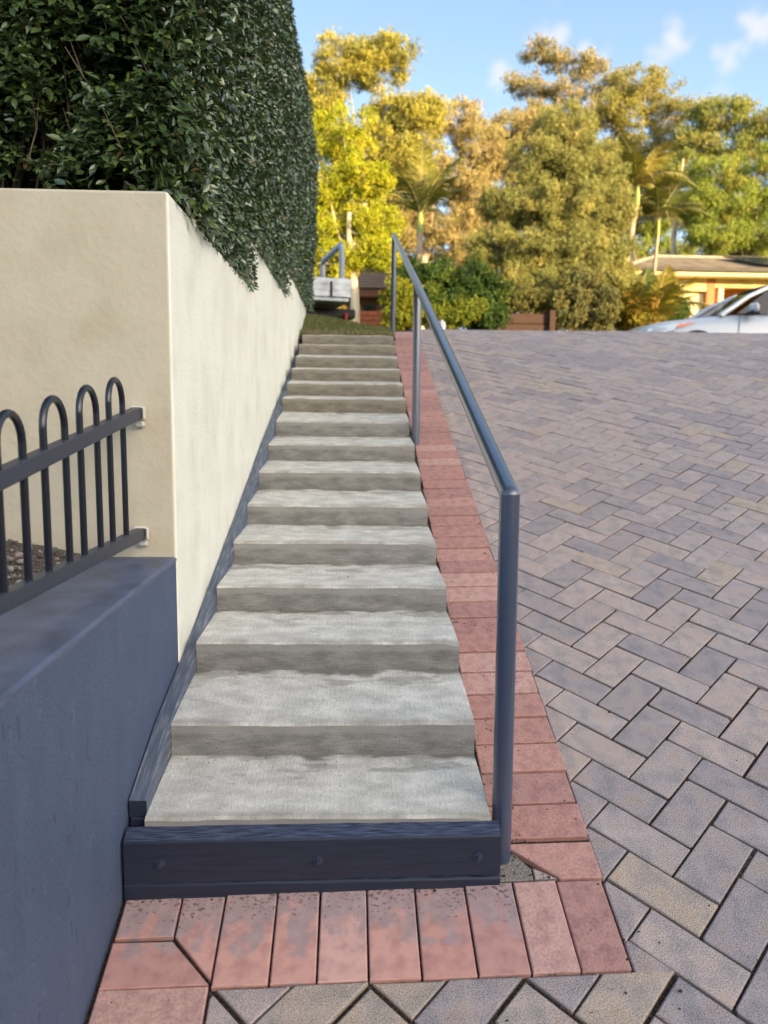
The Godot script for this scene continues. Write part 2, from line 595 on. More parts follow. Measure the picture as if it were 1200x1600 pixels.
# ------------------------------------------------------------------ land
func ground() -> void:
	var xs := []
	var zs := []
	for v in [-600, -300, -150, -80, -50, -35, -25, -18, -13, -9, -6, -4, -3, -2, -1.4, -1.1, -0.9, -0.76, -0.74, -0.4, 0.0, 0.4, 0.8, 1.2, 2, 3, 4.5, 6, 8, 10, 13, 17, 22, 28, 36, 50, 80, 150, 300, 600]:
		xs.append(float(v))
	for v in [600, 300, 150, 80, 50, 30, 20, 14, 9, 6, 4, 2, 0, -1, -2, -2.55, -2.65, -3.5, -5, -6.5, -8, -8.6, -9.35, -9.45, -10, -10.6, -11, -11.4, -12, -13, -14, -15, -16, -17, -18, -19, -20, -22, -25, -28, -33, -38, -45, -55, -70, -95, -130, -180, -260, -400, -600, -1000]:
		zs.append(float(v))
	var st := sts()
	st.set_smooth_group(0)
	for j in zs.size() - 1:
		for i in xs.size() - 1:
			var p := []
			for q in [[0, 0], [1, 0], [1, 1], [0, 1]]:
				var x: float = xs[i + q[0]]
				var z: float = zs[j + q[1]]
				p.append(Vector3(x, land(x, clampf(z, -1000, 8)), z))
			for k in [0, 1, 2, 0, 2, 3]:
				st.add_vertex(p[5 - k] if false else p[k])
	st.generate_normals()
	var g := noise_tex("lawn", ns(41, 0.03, 5), 512, [[0.0, rgb(70, 74, 40)], [0.5, rgb(104, 106, 58)], [1.0, rgb(150, 138, 88)]])
	var gm := tri_map(mat(Color.WHITE, 0.95, 0, 0.2), g, Vector3.ONE * 0.4)
	obj("ground", st, gm, self, "structure")
	# street behind the crest of the drive
	st = sts()
	var rx := [-60.0, -6.0, -2.0, -1.0, -0.4, 0.4, 1.2, 3.0, 8.0, 20.0, 60.0]
	for i in rx.size() - 1:
		var a := Vector3(rx[i], land(rx[i], -12.2) + 0.02, -12.2)
		var b := Vector3(rx[i + 1], land(rx[i + 1], -12.2) + 0.02, -12.2)
		quad(st, a, b, Vector3(b.x, land(b.x, -15.8) + 0.02, -15.8), Vector3(a.x, land(a.x, -15.8) + 0.02, -15.8), Vector3.UP)
	var asph := noise_tex("asphalt", ns(42, 0.2, 3), 256, [[0.0, rgb(52, 52, 54)], [1.0, rgb(82, 82, 84)]])
	obj("street", st, tri_map(mat(Color.WHITE, 0.9), asph, Vector3.ONE * 1.5), self, "structure")

# the herringbone drive: clay pavers at 45 degrees to the stairs, each a piece laid on the sloping bed
const PM := 0.1268
func driveway() -> void:
	var st := sts()
	var xs := []
	for i in 13:
		xs.append(-0.62 + i * 0.8)
	var vs := []
	for i in 120:
		vs.append(-3.0 + i * 0.125)
	var bed := []
	for v in vs:
		var row := []
		for x in xs:
			var f := drive_frame(x, z_of(v))
			row.append(f.origin - f.basis.y * 0.009)
		bed.append(row)
	for j in vs.size() - 1:
		for i in xs.size() - 1:
			for k in [[0, 0], [0, 1], [1, 1], [0, 0], [1, 1], [1, 0]]:
				st.add_vertex(bed[j + k[1]][i + k[0]])
	st.generate_normals()
	var bedo := obj("driveway", st, M.bed, self, "structure")
	# region to pave in (x, v); v counts metres up the slope
	var v_of := func(z: float) -> float:
		return -z * 1.044
	var edging := PackedVector2Array([Vector2(-3, 3), Vector2(-0.325, 3), Vector2(-0.325, -v_of.call(-1.615)), Vector2(0.659, -v_of.call(-1.615)), Vector2(0.672, -14.0), Vector2(-3, -14.0)])
	var p0 := 2.362
	var q0 := -1.29
	var cells := []
	for i in range(-70, 110):
		for j in range(-70, 110):
			var k := posmod(i + j, 4)
			if k != 1 and k != 3:
				continue
			var a := p0 + i * PM
			var b := q0 + j * PM
			var w := PM * (2 if k == 1 else 1)
			var h := PM * (1 if k == 1 else 2)
			var pq := [Vector2(a, b), Vector2(a + w, b), Vector2(a + w, b + h), Vector2(a, b + h)]
			var mid := Vector2(a + w * 0.5, b + h * 0.5)
			var cx := (mid.x + mid.y) * 0.70711
			var cv := (mid.x - mid.y) * 0.70711
			if cx < -0.7 or cx > 8.8 or cv < -1.2 or cv > 11.6:
				continue
			var vv := cv
			var dist := Vector2(cx, cv * 0.96).length()
			if absf(cx) > 0.75 * cv + 1.9:
				continue
			cells.append([dist, cx, cv, pq, k, i, j])
	cells.sort_custom(func(x, y): return x[0] < y[0])
	var shared := []
	for s in 14:
		var t := sts()
		var L := PM - 0.0042
		var W := PM * 0.5 - 0.0034
		var ji := func(): return rnd(-0.0018, 0.0018)
		var pl := PackedVector2Array()
		for q in [[-1, -1], [1, -1], [1, 1], [-1, 1]]:
			var k := Vector2(q[0] * L + ji.call(), q[1] * W + ji.call())
			if rng.randf() < 0.45:       # a chipped corner
				var ca := rnd(0.004, 0.012)
				var cb := rnd(0.003, 0.008)
				if q[0] * q[1] < 0:
					pl.append(k + Vector2(-q[0] * ca, 0))
					pl.append(k + Vector2(0, -q[1] * cb))
				else:
					pl.append(k + Vector2(0, -q[1] * cb))
					pl.append(k + Vector2(-q[0] * ca, 0))
			else:
				pl.append(k)
		slab(t, pl, -0.035, 0.0, 0.0028)
		shared.append(t.commit())
	var far := {}
	var n := 0
	for c in cells:
		var mid := Vector2(c[1], -c[2])
		var poly := PackedVector2Array()
		var fulls := 0
		for q in c[3]:
			# shrink for the joint
			var m2 := Vector2((c[3][0].x + c[3][2].x) * 0.5, (c[3][0].y + c[3][2].y) * 0.5)
			var s2: Vector2 = q - m2
			s2.x -= signf(s2.x) * 0.0037
			s2.y -= signf(s2.y) * 0.0037
			var w2 := m2 + s2
			poly.append(Vector2((w2.x + w2.y) * 0.70711, -(w2.x - w2.y) * 0.70711))
		var whole := false
		var cuts := []
		# a piece that reaches past the border edge is cut there
		var area := 0.0
		var inside := 0
		for p in poly:
			var ok: bool = (p.x > 0.659 and p.y < 0.9) if p.y < -v_of.call(-1.615) else (p.x > -0.325 and p.y < 0.9)
			inside += 1 if ok else 0
		if inside == 4 and (mid.x > 0.95 or mid.y > -1.45):
			whole = true
			cuts.append(poly)
		else:
			for piece in Geometry2D.clip_polygons(poly, edging):
				for part in Geometry2D.decompose_polygon_in_convex(piece):
					var ar := 0.0
					for e in part.size():
						ar += part[e].cross(part[(e + 1) % part.size()])
					if absf(ar) * 0.5 > 0.0005:
						cuts.append(part)
			if cuts.is_empty():
				continue
		for cut in cuts:
			n = lay_paver(c, cut, whole, shared, far, bedo, n)
	var am := ArrayMesh.new()
	for t in far:
		far[t].commit(am)
		am.surface_set_material(am.get_surface_count() - 1, M.pavers[t])
	obj("pavers_beyond", am, null, bedo, "stuff")

var wear_noise := ns(29, 0.55, 3)

func lay_paver(c: Array, cut: PackedVector2Array, whole: bool, shared: Array, far: Dictionary, bedo: Node, n: int) -> int:
	if true:
		var x: float = c[1]
		var v: float = c[2]
		if not whole:
			var cc := Vector2()
			for p in cut:
				cc += p
			cc /= cut.size()
			x = cc.x
			v = -cc.y
		var fr := drive_frame(x, z_of(v))
		fr.origin += fr.basis.y * (rnd(-0.0025, 0.0025) + 0.003 * sin(x * 2.1 + v * 1.3))
		var tilt := Basis(fr.basis.x, rnd(-0.007, 0.007)) * Basis(fr.basis.z, rnd(-0.007, 0.007))
		fr.basis = tilt * fr.basis
		# tone: patches of bluer and warmer clay
		var tone := int(rnd(0, 8))
		var wear := wear_noise.get_noise_2d(x, v)
		if wear > 0.22 and rng.randf() < 0.7:
			tone = 5 if rng.randf() < 0.5 else 2
		elif wear < -0.25 and rng.randf() < 0.6:
			tone = [0, 3, 1][rng.randi() % 3]
		if v < 1.95 and rng.randf() < 0.4:
			tone = [4, 6, 3][rng.randi() % 3]
		if x > 0.66 and x < 1.2 and v > 2.5 and rng.randf() < 0.35:
			tone = 3
		var mesh: Mesh
		if whole:
			mesh = shared[rng.randi() % 14]
			var turn := deg_to_rad(45.0 if c[4] == 1 else -45.0) + (PI if rng.randf() < 0.5 else 0.0)
			fr.basis = fr.basis * Basis(Vector3.UP, turn)
		else:
			var t := sts()
			var loc := PackedVector2Array()
			for p in cut:
				loc.append(p - Vector2(x, -v))
			slab(t, loc, -0.035, 0.0, 0.0032)
			mesh = t.commit()
		if n < 300:
			var o := MeshInstance3D.new()
			o.mesh = mesh
			o.set_surface_override_material(0, M.pavers[tone])
			o.transform = fr
			add_named(o, "paver", bedo)
			n += 1
		else:
			if not far.has(tone):
				far[tone] = sts()
			far[tone].append_from(mesh, 0, fr)
	return n

func borders() -> void:
	var root := thing("brick_border", "red clay brick border running up beside the stairs and round their foot", "brick edging")
	root.set_meta("kind", "structure")
	var lay := func(poly: Array, m: Material, lift := 0.0) -> void:
		var c := Vector2()
		for p in poly:
			c += p
		c /= poly.size()
		var fr := drive_frame(c.x, z_of(-c.y))
		fr.origin += fr.basis.y * (0.004 + lift + rnd(-0.0015, 0.0015))
		fr.basis = Basis(fr.basis.x, rnd(-0.006, 0.006)) * Basis(fr.basis.z, rnd(-0.006, 0.006)) * fr.basis
		var t := sts()
		var loc := PackedVector2Array()
		for p in poly:
			loc.append(p - c + Vector2(rnd(-0.001, 0.001), rnd(-0.001, 0.001)))
		slab(t, loc, -0.04, 0.0, 0.003)
		var o := MeshInstance3D.new()
		o.mesh = t.commit()
		o.set_surface_override_material(0, m)
		o.transform = fr
		add_named(o, "brick", root)
	# headers beside the stairs
	var v := 1.955
	var k := 0
	while v < 9.5:
		var pitch := 0.129 + rnd(-0.003, 0.003)
		var x0 := 0.392 + rnd(-0.004, 0.004)
		var x1 := 0.653 + 0.002 * v + rnd(-0.003, 0.003)
		var m: Material = M.bricks[rng.randi() % 4]
		if k == 0:
			lay.call([Vector2(0.545, -v), Vector2(x1, -v), Vector2(x1, -v - pitch + 0.0105), Vector2(x0, -v - pitch + 0.0105), Vector2(0.43, -v - pitch + 0.03)], m)
		else:
			lay.call([Vector2(x0, -v), Vector2(x1, -v), Vector2(x1, -v - pitch + 0.0105), Vector2(x0, -v - pitch + 0.0105)], m)
		v += pitch
		k += 1
	# two grey offcuts that fill the corner by the post
	lay.call([Vector2(0.385, -1.953), Vector2(0.475, -1.953), Vector2(0.475, -1.99), Vector2(0.425, -2.06), Vector2(0.385, -2.08)], M.joint, -0.006)
	lay.call([Vector2(0.481, -1.955), Vector2(0.538, -1.955), Vector2(0.481, -1.991)], M.pavers[3], -0.003)
	# bricks on edge along the foot of the stairs; joints as they fall in the photograph
	var jx := [-0.328, -0.195, -0.085, 0.035, 0.160, 0.290, 0.417, 0.532, 0.653]
	for i in jx.size() - 1:
		var m: Material = M.hazy[rng.randi() % 4] if i < 6 else M.bricks[rng.randi() % 4]
		lay.call([Vector2(jx[i] + 0.0026, -1.695), Vector2(jx[i + 1] - 0.0026, -1.695), Vector2(jx[i + 1] - 0.0026, -1.945), Vector2(jx[i] + 0.0026, -1.945)], m, rnd(0, 0.004))
	# mitred corner and the column of headers down the wall
	lay.call([Vector2(-0.328 - 0.004, -1.71), Vector2(-0.328 - 0.004, -1.945), Vector2(-0.437, -1.945), Vector2(-0.437, -1.825)], M.hazy[0])
	lay.call([Vector2(-0.584, -1.823), Vector2(-0.443, -1.823), Vector2(-0.443, -1.945), Vector2(-0.584, -1.945)], M.hazy[1])
	lay.call([Vector2(-0.584, -1.705), Vector2(-0.334, -1.705), Vector2(-0.440, -1.8195), Vector2(-0.584, -1.8195)], M.hazy[3])
	var vv := 1.699
	while vv > 0.2:
		lay.call([Vector2(-0.584, -vv), Vector2(-0.333, -vv), Vector2(-0.333, -vv + 0.122), Vector2(-0.584, -vv + 0.122)], M.bricks[rng.randi() % 4])
		vv -= 0.129

# ------------------------------------------------------------------ stairs
const SZ := [1.898, 2.199, 2.575, 2.975, 3.395, 3.84, 4.30, 4.78, 5.25, 5.71, 6.12, 6.53, 6.96, 7.37, 7.81, 8.08]
const SY := [-1.056, -0.927, -0.792, -0.688, -0.584, -0.472, -0.338, -0.207, -0.073, 0.09, 0.214, 0.347, 0.478, 0.619, 0.749, 0.775]
const XL := -0.545
const XR := 0.362

func tread_image(seed_: int) -> ImageTexture:
	var w := 512
	var h := 256
	var im := Image.create(w, h, false, Image.FORMAT_RGB8)
	var low := ns(seed_, 0.012, 4)
	var fine := ns(seed_ + 1, 0.35, 2)
	var edge := ns(seed_ + 2, 0.010, 5)
	var blot := ns(seed_ + 3, 0.02, 5)
	for y in h:
		var v := float(y) / h      # 0 at the riser behind, 1 at the nosing
		for x in w:
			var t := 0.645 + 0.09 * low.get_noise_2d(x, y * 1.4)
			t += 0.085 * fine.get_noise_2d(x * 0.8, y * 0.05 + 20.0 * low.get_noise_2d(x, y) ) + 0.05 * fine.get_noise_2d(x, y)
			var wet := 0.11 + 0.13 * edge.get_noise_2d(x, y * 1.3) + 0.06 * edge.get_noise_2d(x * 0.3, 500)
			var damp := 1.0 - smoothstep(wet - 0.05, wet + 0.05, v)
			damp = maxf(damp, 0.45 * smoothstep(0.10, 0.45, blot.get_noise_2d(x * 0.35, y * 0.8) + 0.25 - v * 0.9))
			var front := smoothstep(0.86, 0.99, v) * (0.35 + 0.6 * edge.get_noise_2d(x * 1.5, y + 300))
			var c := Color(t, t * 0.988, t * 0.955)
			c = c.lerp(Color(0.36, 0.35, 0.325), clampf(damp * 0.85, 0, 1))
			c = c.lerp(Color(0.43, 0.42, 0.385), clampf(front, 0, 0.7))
			var pit := blot.get_noise_2d(x * 6.0 + 900, y * 6.0)
			if pit > 0.62:
				c = c.darkened(0.25)
			im.set_pixel(x, y, c * 1.21)
	return ImageTexture.create_from_image(im)

func riser_image(seed_: int) -> ImageTexture:
	var w := 512
	var h := 96
	var im := Image.create(w, h, false, Image.FORMAT_RGB8)
	var low := ns(seed_, 0.012, 4)
	var fine := ns(seed_ + 1, 0.2, 3)
	for y in h:
		var v := float(y) / h   # 0 at the nosing
		for x in w:
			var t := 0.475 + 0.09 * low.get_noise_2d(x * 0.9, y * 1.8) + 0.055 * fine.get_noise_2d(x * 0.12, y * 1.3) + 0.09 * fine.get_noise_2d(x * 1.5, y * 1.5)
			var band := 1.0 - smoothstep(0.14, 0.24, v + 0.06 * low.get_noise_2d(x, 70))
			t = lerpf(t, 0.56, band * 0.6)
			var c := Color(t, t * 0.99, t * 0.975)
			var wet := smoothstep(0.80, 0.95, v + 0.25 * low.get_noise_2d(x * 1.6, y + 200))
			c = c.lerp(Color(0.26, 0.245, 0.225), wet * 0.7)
			if low.get_noise_2d(x * 7.0, y * 9.0 + 700) > 0.58:
				c = c.darkened(0.3)
			im.set_pixel(x, y, c * 1.08)
	return ImageTexture.create_from_image(im)

func staircase() -> void:
	var root := thing("concrete_staircase", "grey concrete stairs of fifteen shallow broom-finished steps climbing beside the cream wall", "staircase")
	var tm := []
	var rm := []
	var bump: Texture2D = tex["bump"]
	for i in 4:
		var m := mat(Color.WHITE, 0.82, 0, 0.35)
		m.albedo_texture = tread_image(50 + i * 7)
		m.texture_repeat = false
		tm.append(m)
		var r := mat(Color.WHITE, 0.88, 0, 0.3)
		r.albedo_texture = riser_image(90 + i * 7)
		rm.append(r)
	var rold := []
	for i in 2:       # the older, more weathered steps higher up
		var r: StandardMaterial3D = rm[i].duplicate()
		r.albedo_color = Color(0.96, 0.94, 0.88)
		rold.append(r)
	var wob := ns(70, 1.5, 3)
	for i in 15:
		var z0 := -float(SZ[i])
		var z1 := -float(SZ[i + 1])
		var y0: float = SY[i]
		var rise := 0.095 if i < 14 else 0.02
		var y1: float = float(SY[i + 1]) - rise
		var prev: float = (y0 - 0.16) if i == 0 else y0 - 0.13
		var top := sts()
		var front := sts()
		var side := sts()
		var n := 40
		var bev := 0.007
		for k in n:
			var f := [float(k) / n, float(k + 1) / n]
			var P := []
			for t in f:
				var x := lerpf(XL, XR, t)
				var wz := 0.004 * wob.get_noise_2d(x * 3.0, i * 10.0) + 0.002 * wob.get_noise_2d(x * 14.0, i * 10.0)
				var wy := 0.004 * wob.get_noise_2d(x * 2.0, i * 10.0 + 50) + 0.0012 * wob.get_noise_2d(x * 16.0, i * 10.0 + 50)
				var tip := 0.010 * smoothstep(0.93, 1.0, t) * (1 if i % 2 == 0 else 0)
				P.append({"b": Vector3(x, y1, z1 - 0.03), "m": Vector3(x, (y0 + y1) * 0.5 + wy * 0.6, (z0 + z1) * 0.5), "n": Vector3(x, y0 + wy - tip, z0 + wz - bev), "e": Vector3(x, y0 + wy - bev - tip, z0 + wz), "f": Vector3(x, prev, z0 + wz * 0.7), "t": t})
			var slope := (y1 - y0) / (z0 - z1)
			var nt := Vector3(0, 1, slope).normalized()
			var u0: float = P[0].t
			var u1: float = P[1].t
			quad(top, P[0].b, P[1].b, P[1].m, P[0].m, nt, [Vector2(u0, 0), Vector2(u1, 0), Vector2(u1, 0.5), Vector2(u0, 0.5)])
			quad(top, P[0].m, P[1].m, P[1].n, P[0].n, nt, [Vector2(u0, 0.5), Vector2(u1, 0.5), Vector2(u1, 0.985), Vector2(u0, 0.985)])
			quad(top, P[0].n, P[1].n, P[1].e, P[0].e, Vector3(0, 0.75, 0.66), [Vector2(u0, 0.985), Vector2(u1, 0.985), Vector2(u1, 1), Vector2(u0, 1)])
			quad(front, P[0].e, P[1].e, P[1].f, P[0].f, Vector3(0, 0, 1), [Vector2(u0, 0.0), Vector2(u1, 0.0), Vector2(u1, 0.99), Vector2(u0, 0.99)])
			if k == n - 1:
				quad(side, P[1].b, P[1].n, Vector3(P[1].n.x, prev - 0.12, z0 - bev), Vector3(P[1].n.x, prev - 0.12, z1 - 0.03), Vector3(1, 0, 0))
				quad(side, P[1].n, P[1].e, P[1].f, Vector3(P[1].n.x, prev - 0.0, z0 - bev), Vector3(1, 0, 0.1).normalized())
		var am := ArrayMesh.new()
		top.commit(am)
		front.commit(am)
		side.commit(am)
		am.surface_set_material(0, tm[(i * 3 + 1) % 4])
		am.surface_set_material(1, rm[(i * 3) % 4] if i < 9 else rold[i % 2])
		am.surface_set_material(2, M.concrete_side)
		obj("step", am, null, root)
	# timber sleeper across the foot, bolted on, of two boards
	var beam := thing("timber_sleeper", "dark blue painted timber beam bolted across the foot of the concrete stairs", "timber beam")
	var sheen_topm := relief(tri_map(mat(rgb(100, 109, 133), 0.4, 0, 0.5), noise_tex("grain_top", ns(36, 0.05, 5), 512, [[0.0, Color(0.25, 0.27, 0.33)], [0.4, Color(0.55, 0.57, 0.62)], [0.6, Color(0.75, 0.76, 0.8)], [1.0, Color(1, 1, 1)]]), Vector3(0.5, 5.0, 9.0)), tex["wood"], 0.1)  # lighter bluish top face: sky reflection put into the colour, over worn grain
	for b in [[-1.095, -1.2125, 0.0], [-1.2131, -1.298, -0.0004]]:
		var t := sts()
		var tp := sts()
		var n := 24
		var pts := []
		for k in n + 1:
			var x := lerpf(-0.588, 0.382, float(k) / n)
			var lift := 0.018 * (float(k) / n)
			var w := 0.0012 * wob.get_noise_2d(x * 8, b[0] * 50)
			pts.append([x, b[0] + lift * 0.55 + w, b[1] + lift * (1.0 if b[2] == 0.0 else 1.6) + w])
		for k in n:
			var a = pts[k]
			var c = pts[k + 1]
			var zf := -1.852 - float(b[2])
			var zb := -1.897
			var e := 0.004
			quad(t, Vector3(a[0], a[1] - e, zf), Vector3(c[0], c[1] - e, zf), Vector3(c[0], c[2] + 0.002, zf), Vector3(a[0], a[2] + 0.002, zf), Vector3(0, 0, 1))
			quad(t, Vector3(a[0], a[1], zf - e), Vector3(c[0], c[1], zf - e), Vector3(c[0], c[1] - e, zf), Vector3(a[0], a[1] - e, zf), Vector3(0, 0.7, 0.7))
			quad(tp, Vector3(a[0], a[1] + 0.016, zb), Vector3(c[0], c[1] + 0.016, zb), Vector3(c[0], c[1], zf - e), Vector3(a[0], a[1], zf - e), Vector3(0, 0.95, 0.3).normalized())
			quad(t, Vector3(a[0], a[2] + 0.002, zf), Vector3(c[0], c[2] + 0.002, zf), Vector3(c[0], c[2], zb), Vector3(a[0], a[2], zb), Vector3(0, -1, 0))
		for e in [pts[0], pts[n]]:
			quad(t, Vector3(e[0], e[1] + 0.016, -1.897), Vector3(e[0], e[1], -1.853), Vector3(e[0], e[2], -1.853), Vector3(e[0], e[2], -1.897), Vector3(signf(e[0]), 0, 0))
		var bd := ArrayMesh.new()
		t.commit(bd)
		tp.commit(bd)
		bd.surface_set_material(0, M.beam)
		bd.surface_set_material(1, sheen_topm)
		obj("board", bd, null, beam)
	for x in [-0.495, -0.092, 0.322]:
		var t := sts()
		var y: float = -1.155 + 0.012 * (x + 0.59)
		tube(t, [Vector3(x, y, -1.8535), Vector3(x, y, -1.849)], [0.0125], 20)
		var bo := obj("bolt", t, M.bolt, beam)
		t = sts()
		tube(t, [Vector3(x, y, -1.849), Vector3(x, y, -1.841)], [0.0072], 6)
		tube(t, [Vector3(x, y, -1.841), Vector3(x, y, -1.836)], [0.004], 8)
		obj("bolt_head", t, M.bolt, bo)
	# stringer board up the wall
	var sb := thing("stringer_board", "worn slate-blue timber board running up the wall along the stair edge", "timber board")
	var tops := [[-1.925, -1.022], [-2.214, -0.922], [-2.537, -0.851 + 0.006], [-2.766, -0.785], [-3.307, -0.634], [-3.86, -0.477], [-4.776, -0.212], [-5.732, 0.043], [-7.143, 0.413], [-8.984, 0.953]]
	var secs := [[0, 4], [4, 6], [6, 7], [7, 8], [8, 9]]
	for s in secs:
		var t := sts()
		var te := sts()
		for k in range(s[0], s[1]):
			var z0: float = tops[k][0] - (0.0015 if k == s[0] and k > 0 else 0.0)
			var z1: float = tops[k + 1][0]
			var y0: float = tops[k][1]
			var y1: float = tops[k + 1][1]
			var dn := 0.045 if k == 0 else 0.16
			var xo := -0.592
			var xi: float = -0.546 + 0.002 * (s[0] % 3)
			var e := 0.005
			var m := Vector3(-0.57, (y0 + y1) * 0.5 - 0.08, (z0 + z1) * 0.5)
			fquad(t, Vector3(xo, y0, z0), Vector3(xi - e, y0, z0), Vector3(xi - e, y1, z1), Vector3(xo, y1, z1), m)
			fquad(t, Vector3(xi - e, y0, z0), Vector3(xi, y0 - e, z0), Vector3(xi, y1 - e, z1), Vector3(xi - e, y1, z1), m)
			fquad(t, Vector3(xi, y0 - e, z0), Vector3(xi, y0 - dn, z0), Vector3(xi, y1 - 0.16, z1), Vector3(xi, y1 - e, z1), m)
			if k == s[0]:
				fquad(te if k == 0 else t, Vector3(xo, y0, z0), Vector3(xi, y0, z0), Vector3(xi, y0 - dn, z0), Vector3(xo, y0 - dn, z0), m)
		var bd := obj("board", t, M.board, sb)
		if s[0] == 0:
			obj("end_grain", te, M.beam, bd)
	var t2 := sts()
	box(t2, Vector3(-0.570, -1.0805, -1.934), Vector3(0.038, 0.024, 0.026), 0.003)
	obj("end_block", t2, M.beam, sb)

# ------------------------------------------------------------------ walls
func rough_wall(st: SurfaceTool, x0: float, x1: float, y0: float, y1: float, z0: float, z1: float, bev := 0.006) -> void:
	box(st, Vector3((x0 + x1) * 0.5, (y0 + y1) * 0.5, (z0 + z1) * 0.5), Vector3(absf(x1 - x0), absf(y1 - y0), absf(z1 - z0)), bev)

func walls() -> void:
	var w := thing("cream_retaining_wall", "cream rendered garden wall stepping up the slope beneath the hedge", "retaining wall")
	var t := sts()
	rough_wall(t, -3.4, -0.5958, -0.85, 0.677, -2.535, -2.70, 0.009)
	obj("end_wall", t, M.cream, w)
	t = sts()
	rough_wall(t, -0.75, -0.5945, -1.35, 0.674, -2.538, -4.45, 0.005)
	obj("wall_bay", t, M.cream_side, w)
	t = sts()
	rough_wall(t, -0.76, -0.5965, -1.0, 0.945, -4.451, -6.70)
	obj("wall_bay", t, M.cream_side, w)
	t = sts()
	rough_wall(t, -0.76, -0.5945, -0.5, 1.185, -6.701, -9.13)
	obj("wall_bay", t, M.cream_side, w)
	# low slate wall with a smooth cap
	var b := thing("slate_blue_wall", "low slate-blue painted wall under the loop-top fence at the stair foot", "low wall")
	t = sts()
	rough_wall(t, -0.93, -0.5965, -2.6, -0.4905, 1.6, -2.533, 0.004)
	obj("wall_face", t, M.slate, b)
	t = sts()
	var edge := ns(75, 2.0, 3)
	var n := 60
	for k in n:
		var za := lerpf(1.598, -2.532, float(k) / n)
		var zb := lerpf(1.598, -2.532, float(k + 1) / n)
		var ja := 0.0025 * edge.get_noise_1d(za * 4)
		var jb := 0.0025 * edge.get_noise_1d(zb * 4)
		var la := -0.83 - 0.06 * smoothstep(-2.5, -1.9, za) + 0.012 * edge.get_noise_1d(za * 3)
		var lb := -0.83 - 0.06 * smoothstep(-2.5, -1.9, zb) + 0.012 * edge.get_noise_1d(zb * 3)
		var yt := -0.4865
		fquad(t, Vector3(la, yt, za), Vector3(-0.603 + ja, yt, za), Vector3(-0.603 + jb, yt, zb), Vector3(lb, yt, zb), Vector3(-0.7, -1, za))
		fquad(t, Vector3(-0.603 + ja, yt, za), Vector3(-0.5935, yt - 0.006 + ja * 0.5, za), Vector3(-0.5935, yt - 0.006 + jb * 0.5, zb), Vector3(-0.603 + jb, yt, zb), Vector3(-0.7, -1, za))
		fquad(t, Vector3(-0.5935, yt - 0.006 + ja * 0.5, za), Vector3(-0.5963, yt - 0.016, za), Vector3(-0.5963, yt - 0.016, zb), Vector3(-0.5935, yt - 0.006 + jb * 0.5, zb), Vector3(-0.7, yt - 0.01, za))
	obj("cap", t, M.slate_cap, b)
	# garden bed behind the low wall: soil and rubble
	t = sts()
	var sn := ns(76, 1.2, 5)
	var gx := []
	for i in 30:
		gx.append(-0.86 - i * 0.07)
	for j in 60:
		for i in gx.size() - 1:
			for k in [[0, 0], [1, 0], [1, 1], [0, 0], [1, 1], [0, 1]]:
				var x: float = gx[i + k[0]]
				var z: float = -2.54 + (j + k[1]) * 0.07
				var y := -0.492 + 0.05 * smoothstep(-0.86, -1.1, x) + 0.035 * sn.get_noise_2d(x * 6, z * 6) + 0.02 * sn.get_noise_2d(x * 20, z * 20)
				t.add_vertex(Vector3(x, y, z))
	t.generate_normals()
	var soil := noise_tex("soil", ns(77, 0.12, 4), 512, [[0.0, rgb(48, 44, 40)], [0.4, rgb(86, 80, 74)], [0.7, rgb(128, 118, 108)], [1.0, rgb(172, 160, 148)]])
	var so := obj("soil", t, relief(tri_map(mat(Color.WHITE, 0.95, 0, 0.2), soil, Vector3.ONE * 2.2), tex["bump"], 1.0), self, "stuff")
	tag(so, "dry grey garden soil behind the slate wall and fence", "soil")
	var peb := sts()
	box(peb, Vector3.ZERO, Vector3(1, 0.6, 0.8), 0.22)
	var pm := leaf_mat(0.9, 0, 0.2)
	var pmesh := peb.commit()
	pmesh.surface_set_material(0, pm)
	var xf := []
	var co := []
	for i in 700:
		var x := rnd(-1.5, -0.85)
		var z := rnd(-2.5, -0.9)
		var s := rnd(0.006, 0.022) * (1.6 if rng.randf() < 0.1 else 1.0)
		xf.append(Transform3D(Basis.from_euler(Vector3(rnd(-1, 1), rnd(0, 6), rnd(-1, 1))).scaled(Vector3.ONE * s), Vector3(x, -0.478 + 0.05 * smoothstep(-0.86, -1.1, x), z)))
		var g := rnd(0.08, 0.32)
		co.append(Color(g * rnd(1.0, 1.25), g, g * 0.9))
	tag(scatter("rubble", pmesh, xf, co, self), "grey stones strewn over the soil behind the slate wall", "rubble")
	# dirt and small stones in the gap between stairs and border, and round the foot of the post
	xf = []
	co = []
	for i in 1500:
		var v := rnd(1.85, 8.9)
		var x := XR + rnd(0.004, 0.048)
		if rng.randf() < 0.03:
			x = XR + rnd(0.02, 0.16) 
			v = rnd(1.95, 2.12)
		var f := drive_frame(x, z_of(v))
		var s := rnd(0.003, 0.009)
		xf.append(Transform3D(Basis.from_euler(Vector3(rnd(-1, 1), rnd(0, 6), rnd(-1, 1))).scaled(Vector3.ONE * s), f.origin + f.basis.y * (0.0 + s * 0.2)))
		var g := rnd(0.04, 0.22)
		co.append(Color(g * 1.1, g, g * 0.85))
	for i in 260:
		var x := rnd(-0.58, 0.36)
		var f := drive_frame(x, z_of(1.944 + rnd(-0.012, 0.006)))
		var s := rnd(0.003, 0.010)
		xf.append(Transform3D(Basis.from_euler(Vector3(rnd(-1, 1), rnd(0, 6), rnd(-1, 1))).scaled(Vector3.ONE * s), f.origin + f.basis.y * 0.003))
		var g := rnd(0.02, 0.10)
		co.append(Color(g * 1.1, g, g * 0.9))
	tag(scatter("gravel", pmesh, xf, co, self), "grit and crumbs of mortar along the stair edge", "gravel")
	# leaf crumbs and grit blown over the paving, the border and the treads
	xf = []
